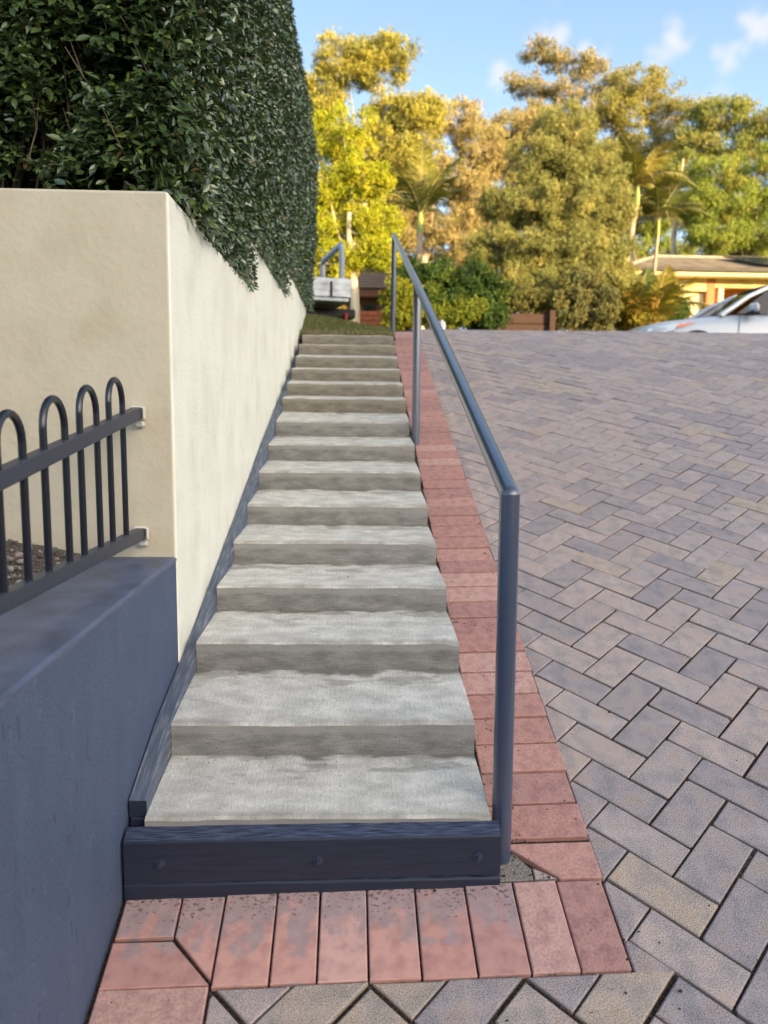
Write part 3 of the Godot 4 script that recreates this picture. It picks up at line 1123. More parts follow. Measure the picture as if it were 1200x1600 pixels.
	co = []
	for i in 900:
		var x := rnd(0.40, 4.2)
		var v := rnd(1.4, 8.5)
		if i % 3 == 0:
			x = rnd(0.41, 0.66)
		if i % 7 == 0:
			x = rnd(-0.55, 1.6)
			v = rnd(0.9, 1.94)
		if x < 0.40 and v > 1.95:
			continue
		var f := drive_frame(x, z_of(v))
		var s := rnd(0.002, 0.007) * (1.9 if rng.randf() < 0.07 else 1.0)
		xf.append(Transform3D(f.basis * Basis(Vector3.UP, rnd(0, TAU)).scaled(Vector3(s, s * 0.5, s * rnd(0.4, 1.0))), f.origin + f.basis.y * (0.005 + s * 0.1)))
		var g := rnd(0.02, 0.08)
		co.append(Color(g * 1.3, g, g * 0.7))
	for i in 330:
		var q := int(rnd(0, 13))
		var tt := rnd(0.0, 0.9)
		var x := rnd(XL + 0.01, XR - 0.01)
		if rng.randf() < 0.5:
			tt = rnd(0.75, 0.98)
		var s := rnd(0.002, 0.006)
		xf.append(Transform3D(Basis(Vector3.UP, rnd(0, TAU)).scaled(Vector3(s, s * 0.5, s * rnd(0.4, 1.0))), Vector3(x, lerpf(SY[q], SY[q + 1] - 0.095, tt) + 0.002, -lerpf(SZ[q], SZ[q + 1], tt))))
		var g := rnd(0.03, 0.14)
		co.append(Color(g * 1.2, g, g * 0.8))
	tag(scatter("litter", pmesh, xf, co, self), "scattered leaf crumbs on the paving and treads", "litter")

# ------------------------------------------------------------------ steel
func handrail() -> void:
	var h := thing("handrail", "charcoal-blue round steel handrail on three posts climbing beside the stairs", "handrail")
	var t := sts()
	var a := Vector3(0.403, -0.214, -1.992)
	var b := Vector3(0.402, 1.940, -8.84)
	var m := Vector3(0.402, 0.845, -5.30)
	tube(t, [a, m, b], [0.0266], 28)
	obj("rail", t, M.steel, h)
	var d := (b - a).normalized()
	for p in [[Vector3(0.402, -1.30, -1.945), a], [Vector3(0.400, -0.36, -5.20), m + Vector3(0, -0.01, 0)], [Vector3(0.398, 0.72, -8.855), b]]:
		t = sts()
		tube(t, [p[0], p[1]], [0.0268], 28)
		obj("post", t, M.steel, h)
	for e in [a, b]:
		t = sts()
		for i in 10:
			for j in 20:
				var q := []
				for k in [[0, 0], [1, 0], [1, 1], [0, 1]]:
					var th: float = PI * (i + k[0]) / 10.0
					var ph: float = TAU * (j + k[1]) / 20.0
					q.append(Vector3(sin(th) * cos(ph), cos(th), sin(th) * sin(ph)))
				var nn: Vector3 = (q[0] + q[1] + q[2] + q[3]).normalized()
				for k in ([0, 1, 2, 0, 2, 3] if (q[1] - q[0]).cross(q[2] - q[0]).dot(nn) < 0 else [0, 2, 1, 0, 3, 2]):
					t.set_normal(q[k])
					t.add_vertex(e + q[k] * 0.0269)
		obj("elbow", t, M.steel, h)

func fence() -> void:
	var f := thing("loop_top_fence", "black loop-top steel pool fence fixed to the cream wall above the slate wall", "fence")
	var x := -0.703
	for r in [[-0.005, -0.131, 0.037], [-0.404, -0.404 + 0.001, 0.036]]:
		var y_at := func(z: float) -> float:
			return -0.014 - 0.13 * (z + 2.5) if r[0] > -0.1 else -0.404 + 0.02 * (z + 2.5)
		var t := sts()
		var za := -2.505
		var zb := -0.9
		var pa := Vector3(x, y_at.call(za), za)
		var pb := Vector3(x, y_at.call(zb), zb)
		var dz := (pb - pa).normalized()
		var bs := Basis(Vector3.RIGHT, dz.cross(Vector3.RIGHT).normalized(), dz)
		box(t, (pa + pb) * 0.5, Vector3(0.032, r[2], pa.distance_to(pb)), 0.002, bs)
		obj("rail", t, M.fence_rail, f)
		t = sts()
		box(t, Vector3(x - 0.004, pa.y, -2.518), Vector3(0.042, 0.044, 0.028), 0.006)
		box(t, Vector3(x + 0.004, pa.y - 0.036, -2.522), Vector3(0.030, 0.020, 0.022), 0.006)
		box(t, Vector3(x + 0.0225, pa.y, -2.506), Vector3(0.007, 0.040, 0.020), 0.003)
		obj("bracket", t, M.plastic, f)
	var zs := [[-2.351, -2.222, 0.092], [-2.116, -1.988, 0.062], [-1.886, -1.757, 0.03], [-1.646, -1.528, -0.003], [-1.41, -1.285, -0.03], [-1.17, -1.045, -0.06]]
	for z in zs:
		var t := sts()
		var r := 0.0088
		var top: float = z[2] - r
		var R: float = absf(z[0] - z[1]) * 0.5
		var zc: float = (z[0] + z[1]) * 0.5
		var pts := [Vector3(x, -0.395, z[0])]
		pts.append(Vector3(x, top - R - 0.004, z[0]))
		for k in 13:
			var a := PI * k / 12.0
			pts.append(Vector3(x, top - R + R * sin(a), zc - R * cos(a)))
		pts.append(Vector3(x, top - R - 0.004, z[1]))
		pts.append(Vector3(x, -0.395, z[1]))
		tube(t, pts, [r], 14)
		obj("hoop", t, M.fence, f)

# ------------------------------------------------------------------ hedge
func leaf_mesh(w := 0.46, curl := 0.08) -> ArrayMesh:
	var st := sts()
	var L := [[0.0, 0.0, 0.0], [0.3, w * 0.42, -0.01], [0.6, w * 0.46, -0.03], [1.0, 0.0, -curl]]
	var mid := []
	for p in L:
		mid.append(Vector3(0, p[2] - 0.03 * sin(PI * p[0]), p[0]))
	for s in [-1.0, 1.0]:
		for i in 3:
			var a: Vector3 = mid[i]
			var b: Vector3 = mid[i + 1]
			var ea := Vector3(s * L[i][1], L[i][2] + 0.04, L[i][0])
			var eb := Vector3(s * L[i + 1][1], L[i + 1][2] + 0.04, L[i + 1][0])
			if i == 0:
				ea = a
			if i == 2:
				eb = b
			var n := Vector3(-s * 0.25, 1, 0).normalized()
			if i == 0:
				tri(st, a, b, eb, n)
			elif i == 2:
				tri(st, a, b, ea, n)
			else:
				quad(st, a, b, eb, ea, n)
	return st.commit()

func hedge() -> void:
	var h := thing("clipped_hedge", "tall clipped dark green hedge on top of the cream wall", "hedge")
	var lm := leaf_mesh()
	lm.surface_set_material(0, leaf_mat(0.27, 0.0, 0.75))
	var bulge := ns(81, 0.9, 4)
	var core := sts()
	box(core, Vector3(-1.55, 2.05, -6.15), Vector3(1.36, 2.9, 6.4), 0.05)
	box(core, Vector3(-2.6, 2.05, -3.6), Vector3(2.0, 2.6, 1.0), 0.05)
	obj("shade_core", core, mat(rgb(34, 36, 24), 0.95, 0, 0.1), h)  # dark box that stands for the shade inside the hedge
	var xf := []
	var co := []
	var wall_top := func(z: float) -> float:
		return 0.68 if z > -4.45 else (0.95 if z > -6.7 else 1.19)
	var col := func(side: bool) -> Color:
		var k := rng.randf()
		var c := Color(0.046, 0.080, 0.026).lerp(Color(0.096, 0.148, 0.048), k)
		if rng.randf() < 0.06:
			c = Color(0.15, 0.22, 0.045)
		elif rng.randf() < 0.015:
			c = Color(0.16, 0.10, 0.04)
		return c
	# long side
	for i in 125000:
		var z := rnd(-9.75, -2.62)
		if rng.randf() < 0.25:
			z = rnd(-5.0, -2.62)
		var y := rnd(-0.0, 1.0)
		var yb: float = wall_top.call(z)
		y = lerpf(yb - 0.02, 3.72, y)
		var lowcut := 0.04 + 0.05 * bulge.get_noise_2d(z * 4.0, 3.0)
		var t := (y - yb) / (3.7 - yb)
		var surf := -0.585 + 0.075 * sin(PI * clampf(t * 1.15, 0, 1)) + 0.05 * bulge.get_noise_2d(z * 1.4, y * 1.4) + 0.02 * bulge.get_noise_2d(z * 6, y * 6) + 0.03 * smoothstep(-7.5, -9.5, z)
		if t < 0.10:
			surf += 0.015
		surf -= 0.10 * smoothstep(3.45, 3.72, y)
		surf -= 0.12 * smoothstep(-2.85, -2.62, z) * rng.randf()
		surf -= 0.20 * smoothstep(-9.45, -9.75, z)
		var depth := -log(1.0 - rng.randf() * 0.97) * 0.07
		var p := Vector3(surf - depth, y, z)
		var n := (Vector3(0.62, 0.55, 0.05) + rdir() * 0.75)
		var s := rnd(0.026, 0.044) * (1.15 if z > -3.6 else 1.0)
		var bs := facing(n, rnd(0, TAU))
		# leaf tips lean out of the hedge
		if (bs * Vector3(0, 0, 1)).x < -0.2:
			bs = bs * Basis(Vector3.UP, PI)
		xf.append(Transform3D(bs.scaled(Vector3.ONE * s), p))
		co.append(col.call(true))
	# far end and top
	for i in 7000:
		var p := Vector3(rnd(-1.9, -0.6), rnd(1.2, 3.75), -9.72 + rnd(-0.02, 0.14))
		if rng.randf() < 0.4:
			p = Vector3(rnd(-1.9, -0.62), 3.72 + rnd(-0.08, 0.06), rnd(-9.7, -2.7))
		xf.append(Transform3D(facing(Vector3(0, 0.7, -0.3) + rdir() * 0.8, rnd(0, TAU)).scaled(Vector3.ONE * rnd(0.03, 0.05)), p))
		co.append(col.call(true))
	# loose end face towards the fence
	var near := 0
	var lmat := []
	for c in [Color(0.046, 0.080, 0.026), Color(0.064, 0.108, 0.032), Color(0.094, 0.145, 0.042), Color(0.17, 0.23, 0.045)]:
		lmat.append(mat(c.linear_to_srgb(), 0.36, 0, 0.5))
	for i in 46000:
		var x := rnd(-2.6, -0.55)
		if rng.randf() < 0.55:
			x = rnd(-1.35, -0.55)
		var y := rnd(0.70, 3.7)
		if rng.randf() < 0.35:
			y = rnd(0.72, 1.9)
		# a ragged skirt: gaps low down where one sees into the hedge
		var skirt := 0.80 + 0.12 * bulge.get_noise_2d(x * 4.0, 9.0)
		if y < skirt and rng.randf() < 0.86:
			continue
		var hole := bulge.get_noise_2d(x * 3.2 + 30, y * 3.2)
		var depth := -log(1.0 - rng.randf() * 0.97) * 0.10 + 0.14 * smoothstep(0.08, 0.38, hole)
		var surf := -2.615 + 0.05 * bulge.get_noise_2d(x * 2.5, y * 2.5 + 60) + 0.02 * bulge.get_noise_2d(x * 9, y * 9)
		surf -= 0.10 * smoothstep(-0.70, -0.55, x) * rng.randf()
		var p := Vector3(x, y, surf - depth)
		var n := Vector3(0.0, 0.75, 0.42) + rdir() * 0.62
		var s := rnd(0.028, 0.054)
		if rng.randf() < 0.3:
			s = rnd(0.020, 0.032)
		var bs := facing(n, rnd(0, TAU))
		if (bs * Vector3(0, 0, 1)).z < -0.1:
			bs = bs * Basis(Vector3.UP, PI)
		var t := Transform3D(bs.scaled(Vector3.ONE * s), p)
		if near < 300 and depth < 0.035 and x > -1.2 and y < 1.75 and s > 0.034 and rng.randf() < 0.5:
			var o := MeshInstance3D.new()
			o.mesh = lm
			o.set_surface_override_material(0, lmat[[0, 1, 1, 2, 2, 3][rng.randi() % 6] if rng.randf() < 0.7 else 1])
			o.transform = t
			add_named(o, "leaf", h)
			near += 1
		else:
			xf.append(t)
			co.append(col.call(false))
	scatter("foliage", lm, xf, co, h)
	# twigs, some of them cut and pale at the face
	for i in 46:
		var st := sts()
		var front := i < 30
		var p := Vector3(rnd(-1.25, -0.62), rnd(0.75, 1.75), -2.72) if front else Vector3(-0.70, rnd(0.8, 2.6), rnd(-2.8, -5.0))
		var d := Vector3(rnd(-0.5, 0.5), rnd(0.3, 1.0), rnd(0.15, 0.5)) if front else Vector3(rnd(0.2, 0.6), rnd(0.2, 1.0), rnd(-0.6, 0.6))
		d = d.normalized() * rnd(0.10, 0.26)
		var q := p + d * 0.5 + rdir() * 0.015
		tube(st, [p, q, p + d], [rnd(0.0025, 0.0045), 0.0025, 0.0014], 6)
		if i % 2 == 0:
			tube(st, [q, q + (d * 0.5 + rdir() * 0.06)], [0.002, 0.001], 5)
		obj("twig", st, M.twig, h)
	var st2 := sts()
	for i in 240:
		var p := Vector3(rnd(-1.9, -0.95), 0.55, rnd(-2.75, -3.0)) if i < 70 else Vector3(rnd(-1.2, -0.8), 0.6, rnd(-2.9, -9.3))
		var q := p + Vector3(rnd(-0.2, 0.2), rnd(0.5, 0.9), rnd(-0.1, 0.15))
		tube(st2, [p, (p + q) * 0.5 + rdir() * 0.05, q], [rnd(0.003, 0.007), 0.004, 0.002], 6, false)
	obj("stems", st2, mat(rgb(62, 56, 46), 0.9), h, "stuff")

# ------------------------------------------------------------------ grass at the head of the stairs
func verge_y(x: float, z: float) -> float:
	var t := clampf((-8.02 - z) / 1.3, 0, 1)
	var t2 := sstep(0.0, 1.0, t)
	return 0.72 + t2 * lerpf(0.31, 0.17, sstep(-0.6, 0.4, x)) - 0.35 * sstep(-10.4, -11.6, z) + 0.05 * sstep(-8.0, -8.05, z)

func verge() -> void:
	var st := sts()
	var sn := ns(91, 2.0, 4)
	for j in 60:
		for i in 26:
			for k in [[0, 0], [0, 1], [1, 1], [0, 0], [1, 1], [1, 0]]:
				var x: float = -2.6 + (i + k[0]) * 0.115
				var z: float = -8.0 - (j + k[1]) * 0.06
				st.add_vertex(Vector3(x, verge_y(x, z) + 0.012 * sn.get_noise_2d(x * 3, z * 3), z))
	st.generate_normals()
	obj("verge_ground", st, M.bed, self, "structure")
	var blade := sts()
	for s in 3:
		var a := TAU * s / 3.0
		var d := Vector3(cos(a), 0, sin(a))
		var w := Vector3(-d.z, 0, d.x) * 0.06
		tri(blade, -w + d * 0.1, w + d * 0.1, d * 0.45 + Vector3(0, 1, 0), d)
	var bm := blade.commit()
	bm.surface_set_material(0, leaf_mat(0.7, 0.1, 0.3))
	var xf := []
	var co := []
	for i in 30000:
		var x := rnd(-1.6, 0.38)
		var z := rnd(-10.6, -8.03)
		if x > 0.33 and rng.randf() < 0.5:
			continue
		var s := rnd(0.025, 0.06)
		xf.append(Transform3D(Basis.from_euler(Vector3(rnd(-0.5, 0.5), rnd(0, TAU), rnd(-0.5, 0.5))).scaled(Vector3(s, s * 1.1, s)), Vector3(x, verge_y(x, z) - 0.004, z)))
		var c := Color(0.13, 0.16, 0.055).lerp(Color(0.27, 0.23, 0.11), rng.randf() * rng.randf())
		if z > -8.3 and rng.randf() < 0.6:
			c = Color(0.27, 0.22, 0.13)
		co.append(c)
	tag(scatter("grass", bm, xf, co, self), "short grass on the mound at the head of the stairs", "grass")

# ------------------------------------------------------------------ trees
func spray_mesh(leaves: int, seed_: int, w := 0.34) -> ArrayMesh:
	var r := RandomNumberGenerator.new()
	r.seed = seed_
	var st := sts()
	for i in leaves:
		var d := Vector3(r.randf_range(-1, 1), r.randf_range(-0.7, 0.7), r.randf_range(-1, 1)).normalized()
		var o := Vector3(r.randf_range(-0.5, 0.5), r.randf_range(-0.4, 0.4), r.randf_range(-0.5, 0.5))
		var s := d.cross(Vector3(r.randf_range(-1, 1), r.randf_range(-1, 1), r.randf_range(-1, 1))).normalized() * w * 0.5
		var L := r.randf_range(0.55, 0.9)
		var n := d.cross(s).normalized()
		quad(st, o, o + d * L * 0.5 + s, o + d * L, o + d * L * 0.5 - s, n)
	return st.commit()

var sprays := {}
func tree(called: String, label: String, cat: String, base: Vector3, lean: Vector3, tr: float, bark: Material, ells: Array, o: Dictionary) -> Node3D:
	var t := thing(called, label, cat, base, 0.0, {"gum_tree": "gum trees beyond the street", "scrub_tree": "scrub trees behind the gums", "lime_shrub": "shrubs along the far bank", "pale_shrub": "shrubs along the far bank", "broad_shrub": "shrubs along the far bank", "croton_shrub": "shrubs along the far bank", "golden_shrub": "shrubs along the far bank"}.get(called, ""))
	rng.seed = hash(label)
	var key := str(o.get("leaves", 6)) + str(o.get("w", 0.34))
	if not sprays.has(key):
		var sm := spray_mesh(o.get("leaves", 6), 7, o.get("w", 0.34))
		sm.surface_set_material(0, leaf_mat(0.6, o.get("through", 0.5), 0.3))
		sprays[key] = sm
	var st := sts()
	var n := 7
	var pts := []
	var rad := []
	for i in n + 1:
		var f := float(i) / n
		pts.append(lean * f + Vector3(0.10 * sin(f * 5.0 + base.x), 0, 0.08 * cos(f * 4.0)) * tr * 5.0 * sin(PI * f))
		rad.append(tr * (1.0 - 0.62 * f) + tr * 0.35 * pow(1.0 - f, 6.0))
	tube(st, pts, rad, 10, true)
	if tr > 0.0:
		obj("trunk", st, bark, t)
	var limbs := sts()
	var nl := 0
	var xf := []
	var co := []
	var cols: Array = o.cols
	var clump_r: float = o.get("clump", 0.6) * 0.70
	for e in ells:
		var c: Vector3 = e[0] - base
		var R: Vector3 = e[1]
		var k: int = e[2] if e.size() > 2 else int(clampf(R.x * R.y * 8.0 / (clump_r * clump_r), 8, 46))
		if tr > 0.0:
			var from: Vector3 = pts[int(clampf(n * 0.45 + rnd(0, n * 0.5), 1, n))]
			tube(limbs, [from, (from + c) * 0.5 + Vector3(rnd(-0.2, 0.2), -0.1, rnd(-0.2, 0.2)), c], [tr * 0.30, tr * 0.22, tr * 0.10], 7, false)
			nl += 1
		for q in k:
			var d := rdir()
			d.y = d.y * 0.8 + 0.15
			var cc := c + d * R * (0.3 + 0.85 * sqrt(rng.randf()))
			var cr := clump_r * rnd(0.65, 1.15)
			if tr > 0.0 and q % 2 == 0:
				tube(limbs, [c, (c + cc) * 0.5 + rdir() * 0.12, cc], [tr * 0.10, tr * 0.07, tr * 0.04], 5, false)
			var tone := rng.randf()
			var base_col: Color = cols[0].lerp(cols[1], tone)
			if cols.size() > 2 and rng.randf() < 0.18:
				base_col = cols[2]
			var m := int(o.get("density", 130) * cr * cr / (o.leaf * o.leaf) * 0.165)
			for z in m:
				var dd := rdir() * pow(rng.randf(), 0.6) * 1.22
				var p := cc + Vector3(dd.x, dd.y * o.get("flat", 0.62), dd.z) * cr
				p += rdir() * 0.1 * cr
				var s: float = o.leaf * rnd(0.45, 1.0)
				xf.append(Transform3D(Basis.from_euler(Vector3(rnd(-3, 3), rnd(-3, 3), rnd(-3, 3))).scaled(Vector3.ONE * s), p))
				var cl: Color = base_col * rnd(0.75, 1.25)
				cl.a = 1.0
				co.append(cl)
	if nl:
		obj("limbs", limbs, bark, t, "")
	scatter("crown", sprays[key], xf, co, t)
	return t

func frond_mesh(length: float, droop: float, leaflet: float, seed_: int, narrow := 1.0) -> Array:
	var r := RandomNumberGenerator.new()
	r.seed = seed_
	var st := sts()
	var rib := sts()
	var pts := []
	var n := 14
	for i in n + 1:
		var f := float(i) / n
		pts.append(Vector3(0, length * (0.62 * f - droop * f * f), length * 0.9 * f))
	tube(rib, pts, [0.022, 0.020, 0.018, 0.016, 0.014, 0.012, 0.010, 0.009, 0.008, 0.007, 0.006, 0.005, 0.004, 0.003, 0.002], 5)
	for i in range(2, 40):
		var f := i / 40.0
		var g := f * n
		var a := int(g)
		var p: Vector3 = pts[a].lerp(pts[mini(a + 1, n)], g - a)
		var t: Vector3 = (pts[mini(a + 1, n)] - pts[a]).normalized()
		var L := leaflet * sin(PI * clampf(0.12 + f * 0.9, 0, 1)) * r.randf_range(0.85, 1.1)
		for s in [-1.0, 1.0]:
			var d := (Vector3(s * narrow, -0.25 + r.randf_range(-0.15, 0.15), 0) + t * 0.75).normalized()
			var w := t * 0.010 + Vector3(0, 0.006, 0)
			var tip := p + d * L + Vector3(0, -0.18 * L, 0)
			var mid := p + d * L * 0.55
			quad(st, p - w, p + w, mid + w * 1.2, mid - w * 1.2, d.cross(t).normalized() * s)
			tri(st, mid - w * 1.2, mid + w * 1.2, tip, d.cross(t).normalized() * s)
	return [st.commit(), rib.commit()]

func palm(label: String, base: Vector3, head: Vector3, tr: float, n: int, length: float, cols: Array, upright := 0.0, trunk := true) -> void:
	var t := thing("palm_tree", label, "palm", base, 0.0, "palms in the gardens across the street")
	rng.seed = hash(label)
	var h := head - base
	if trunk:
		var st := sts()
		var pts := []
		var rad := []
		for i in 25:
			var f := i / 24.0
			pts.append(Vector3(h.x * f * f, h.y * f, h.z * f))
			rad.append(tr * (1.15 - 0.3 * f) * (1.0 + (0.05 if i % 2 == 0 else -0.03)))
		tube(st, pts, rad, 10)
		obj("trunk", st, M.bark, t)
		st = sts()
		tube(st, [h, h + Vector3(0, 0.25, 0), h + Vector3(0, 0.62, 0)], [tr * 0.95, tr * 1.05, tr * 0.45], 10)
		obj("crownshaft", st, mat(rgb(150, 158, 70), 0.5), t)
	var kinds := []
	for i in 4:
		kinds.append(frond_mesh(length, [0.75, 0.55, 0.40, 0.62][i], length * 0.30, 5 + i))
	var mats := []
	for c in cols:
		var m := mat(c.linear_to_srgb(), 0.5, 0, 0.4)
		m.backlight_enabled = true
		m.backlight = Color(0.30, 0.30, 0.1)
		mats.append(m)
	for i in n:
		var k: int = i % 4
		if upright > 0.5 and k < 2:
			k += 2
		var o := MeshInstance3D.new()
		o.mesh = kinds[k][0]
		o.set_surface_override_material(0, mats[rng.randi() % mats.size()])
		var pitch := rnd(-0.75, 0.35) - upright * 0.45
		var start := h + Vector3(0, 0.5 if trunk else 0.0, 0) if trunk else h + Vector3(rnd(-0.35, 0.35), 0, rnd(-0.3, 0.3))
		o.transform = Transform3D(Basis(Vector3.UP, TAU * i / n + rnd(-0.3, 0.3)) * Basis(Vector3.RIGHT, pitch) * Basis().scaled(Vector3.ONE * rnd(0.8, 1.12)), start)
		add_named(o, "frond", t)
		var rb := MeshInstance3D.new()
		rb.mesh = kinds[k][1]
		rb.set_surface_override_material(0, M.palebark)
		add_named(rb, "midrib", o)

func e3(x: float, y: float, z: float, a: float, b: float, c: float) -> Array:
	return [Vector3(x, y, z), Vector3(a, b, c)]

func trees() -> void:
	var gold := [Color(0.42, 0.37, 0.06), Color(0.34, 0.31, 0.06), Color(0.28, 0.27, 0.07)]
	var lime := [Color(0.38, 0.38, 0.018), Color(0.30, 0.34, 0.02), Color(0.42, 0.38, 0.025)]
	var tan_ := [Color(0.41, 0.33, 0.135), Color(0.33, 0.28, 0.11), Color(0.43, 0.33, 0.14)]
	var olive := [Color(0.29, 0.285, 0.085), Color(0.23, 0.24, 0.075), Color(0.36, 0.32, 0.10)]
	var grey := [Color(0.35, 0.30, 0.13), Color(0.28, 0.25, 0.11), Color(0.38, 0.30, 0.14)]
	var leafy := [Color(0.29, 0.34, 0.055), Color(0.23, 0.29, 0.05), Color(0.35, 0.34, 0.07)]
	tree("gum_tree", "tall golden gum tree rising behind the top of the hedge", "tree", Vector3(0.4, 3.2, -34), Vector3(-0.2, 9.5, 0), 0.18, M.bark,
		[e3(-0.5, 14.1, -34, 1.5, 1.0, 1.3), e3(1.0, 14.3, -34, 1.3, 1.0, 1.2), e3(-1.6, 12.9, -34, 0.9, 1.1, 1.0), e3(-1.7, 11.2, -34, 1.0, 1.0, 1.0), e3(1.4, 12.3, -34.5, 1.0, 0.8, 1.1), e3(2.5, 12.1, -34, 1.0, 0.9, 1.0), e3(0.5, 10.8, -34, 1.6, 1.1, 1.3), e3(2.2, 10.4, -34, 1.3, 1.1, 1.2), e3(-0.8, 9.0, -34, 1.7, 1.3, 1.2)],
		{"cols": gold, "leaf": 0.16, "clump": 0.62, "density": 75, "flat": 0.7})
	tree("young_tree", "yellow-green young tree with a pale trunk between the utility truck and the brown roof", "tree", Vector3(-0.06, 1.55, -18.5), Vector3(-0.15, 3.0, 0), 0.13, M.palebark,
		[e3(-0.35, 6.4, -19, 0.65, 0.75, 0.6), e3(-0.75, 5.3, -19, 0.6, 0.7, 0.6), e3(0.15, 5.3, -19, 0.6, 0.6, 0.6), e3(-0.8, 4.2, -19, 0.6, 0.55, 0.6), e3(0.35, 4.3, -18.8, 0.55, 0.5, 0.5), e3(-0.5, 3.4, -18.6, 0.7, 0.45, 0.5), e3(0.5, 3.5, -18.5, 0.5, 0.4, 0.5)],
		{"cols": lime, "leaf": 0.095, "clump": 0.32, "density": 70, "flat": 0.75})
	tree("gum_tree", "tan-leaved gum tree of loose crown behind the single palm", "tree", Vector3(3.0, 3.5, -38), Vector3(0.6, 8.0, 0), 0.24, M.palebark,
		[e3(2.0, 12.2, -38, 1.3, 1.3, 1.4), e3(4.2, 13.5, -38, 1.4, 1.0, 1.4), e3(5.7, 12.4, -38, 1.0, 1.2, 1.2), e3(1.6, 10.2, -38, 1.2, 1.1, 1.2), e3(3.6, 10.8, -38, 1.6, 1.2, 1.4), e3(5.6, 10.0, -38, 1.3, 1.2, 1.2), e3(2.6, 8.4, -38, 1.6, 1.2, 1.3), e3(4.9, 8.0, -38, 1.5, 1.2, 1.3)],
		{"cols": tan_, "leaf": 0.16, "clump": 0.62, "density": 60, "flat": 0.7})
	tree("gum_tree", "orange-brown gum tree whose bare limbs show above the dense olive tree", "tree", Vector3(8.0, 3.6, -41), Vector3(0.2, 9.5, 0), 0.24, M.bark,
		[e3(7.3, 14.0, -41, 1.2, 1.0, 1.3), e3(9.0, 14.2, -41, 1.2, 1.0, 1.3), e3(6.6, 12.2, -41, 1.2, 1.1, 1.3), e3(8.4, 12.4, -41, 1.4, 1.1, 1.3), e3(7.2, 10.2, -41, 1.5, 1.2, 1.3), e3(9.5, 11.2, -41, 1.3, 1.2, 1.3)],
		{"cols": tan_, "leaf": 0.17, "clump": 0.62, "density": 52, "flat": 0.6})
	tree("gum_tree", "tallest gum tree, thin and airy, standing highest against the sky", "tree", Vector3(10.3, 3.6, -43), Vector3(0.3, 13.0, 0), 0.28, M.bark,
		[e3(9.3, 18.8, -43, 1.0, 0.5, 1.0, ), e3(10.6, 18.4, -43, 0.8, 0.5, 0.9), e3(8.8, 17.2, -43, 1.1, 0.5, 1.0), e3(12.0, 18.2, -43, 1.0, 0.6, 1.0), e3(13.4, 17.3, -43, 0.8, 0.7, 0.9), e3(11.4, 16.9, -43, 1.5, 0.7, 1.2), e3(9.6, 15.6, -43, 1.4, 0.7, 1.2), e3(12.6, 15.6, -43, 1.2, 0.8, 1.1), e3(10.8, 14.2, -43, 1.6, 0.9, 1.2)],
		{"cols": grey, "leaf": 0.16, "clump": 0.55, "density": 46, "flat": 0.5})
	tree("gum_tree", "broad yellow-olive gum tree between the tallest gum and the garage roof", "tree", Vector3(13.2, 3.4, -38), Vector3(0.1, 9.0, 0), 0.24, M.palebark,
		[e3(13.5, 15.2, -38, 1.5, 0.8, 1.3), e3(12.1, 13.9, -38, 1.2, 0.9, 1.2), e3(14.6, 13.9, -38, 1.1, 0.8, 1.2), e3(13.3, 12.6, -38, 1.5, 1.0, 1.3), e3(15.5, 12.9, -38, 0.7, 0.6, 0.8), e3(11.8, 11.7, -38, 1.1, 0.9, 1.1), e3(14.3, 11.0, -38, 1.3, 0.9, 1.2), e3(12.6, 9.9, -38, 1.5, 1.0, 1.2)],
		{"cols": [Color(0.36, 0.31, 0.07), Color(0.29, 0.27, 0.07), Color(0.25, 0.25, 0.075)], "leaf": 0.15, "clump": 0.60, "density": 56, "flat": 0.6})
	tree("gum_tree", "gum tree with a straight pale trunk rising behind the garage roof", "tree", Vector3(14.0, 3.2, -35), Vector3(0.25, 8.0, 0), 0.17, M.palebark,
		[e3(16.0, 13.2, -36, 1.1, 0.8, 1.1), e3(17.6, 13.0, -36, 1.2, 0.9, 1.2), e3(15.0, 12.0, -36, 0.9, 0.7, 1.0), e3(16.6, 11.7, -36, 1.3, 0.7, 1.1), e3(18.8, 12.2, -36, 1.1, 1.1, 1.1), e3(14.4, 10.9, -35.5, 0.9, 0.6, 0.9)],
		{"cols": [Color(0.29, 0.31, 0.08), Color(0.25, 0.28, 0.07), Color(0.33, 0.30, 0.09)], "leaf": 0.14, "clump": 0.55, "density": 62, "flat": 0.65})
	tree("bushy_tree", "bright green bushy tree leaning over the tiled garage roof", "tree", Vector3(16.5, 3.0, -33.5), Vector3(0.1, 4.5, 0), 0.2, M.bark,
		[e3(15.2, 9.9, -33.5, 1.1, 0.8, 1.0), e3(17.0, 10.2, -33.5, 1.3, 0.9, 1.1), e3(14.5, 8.6, -33.5, 0.9, 0.9, 0.9), e3(16.2, 8.7, -33.2, 1.4, 0.9, 1.0), e3(18.3, 9.0, -33.5, 1.3, 1.2, 1.0), e3(15.2, 7.3, -33.2, 1.2, 0.7, 0.9), e3(17.2, 7.4, -33.2, 1.4, 0.8, 1.0)],
		{"cols": leafy, "leaf": 0.13, "clump": 0.5, "density": 80, "flat": 0.8})
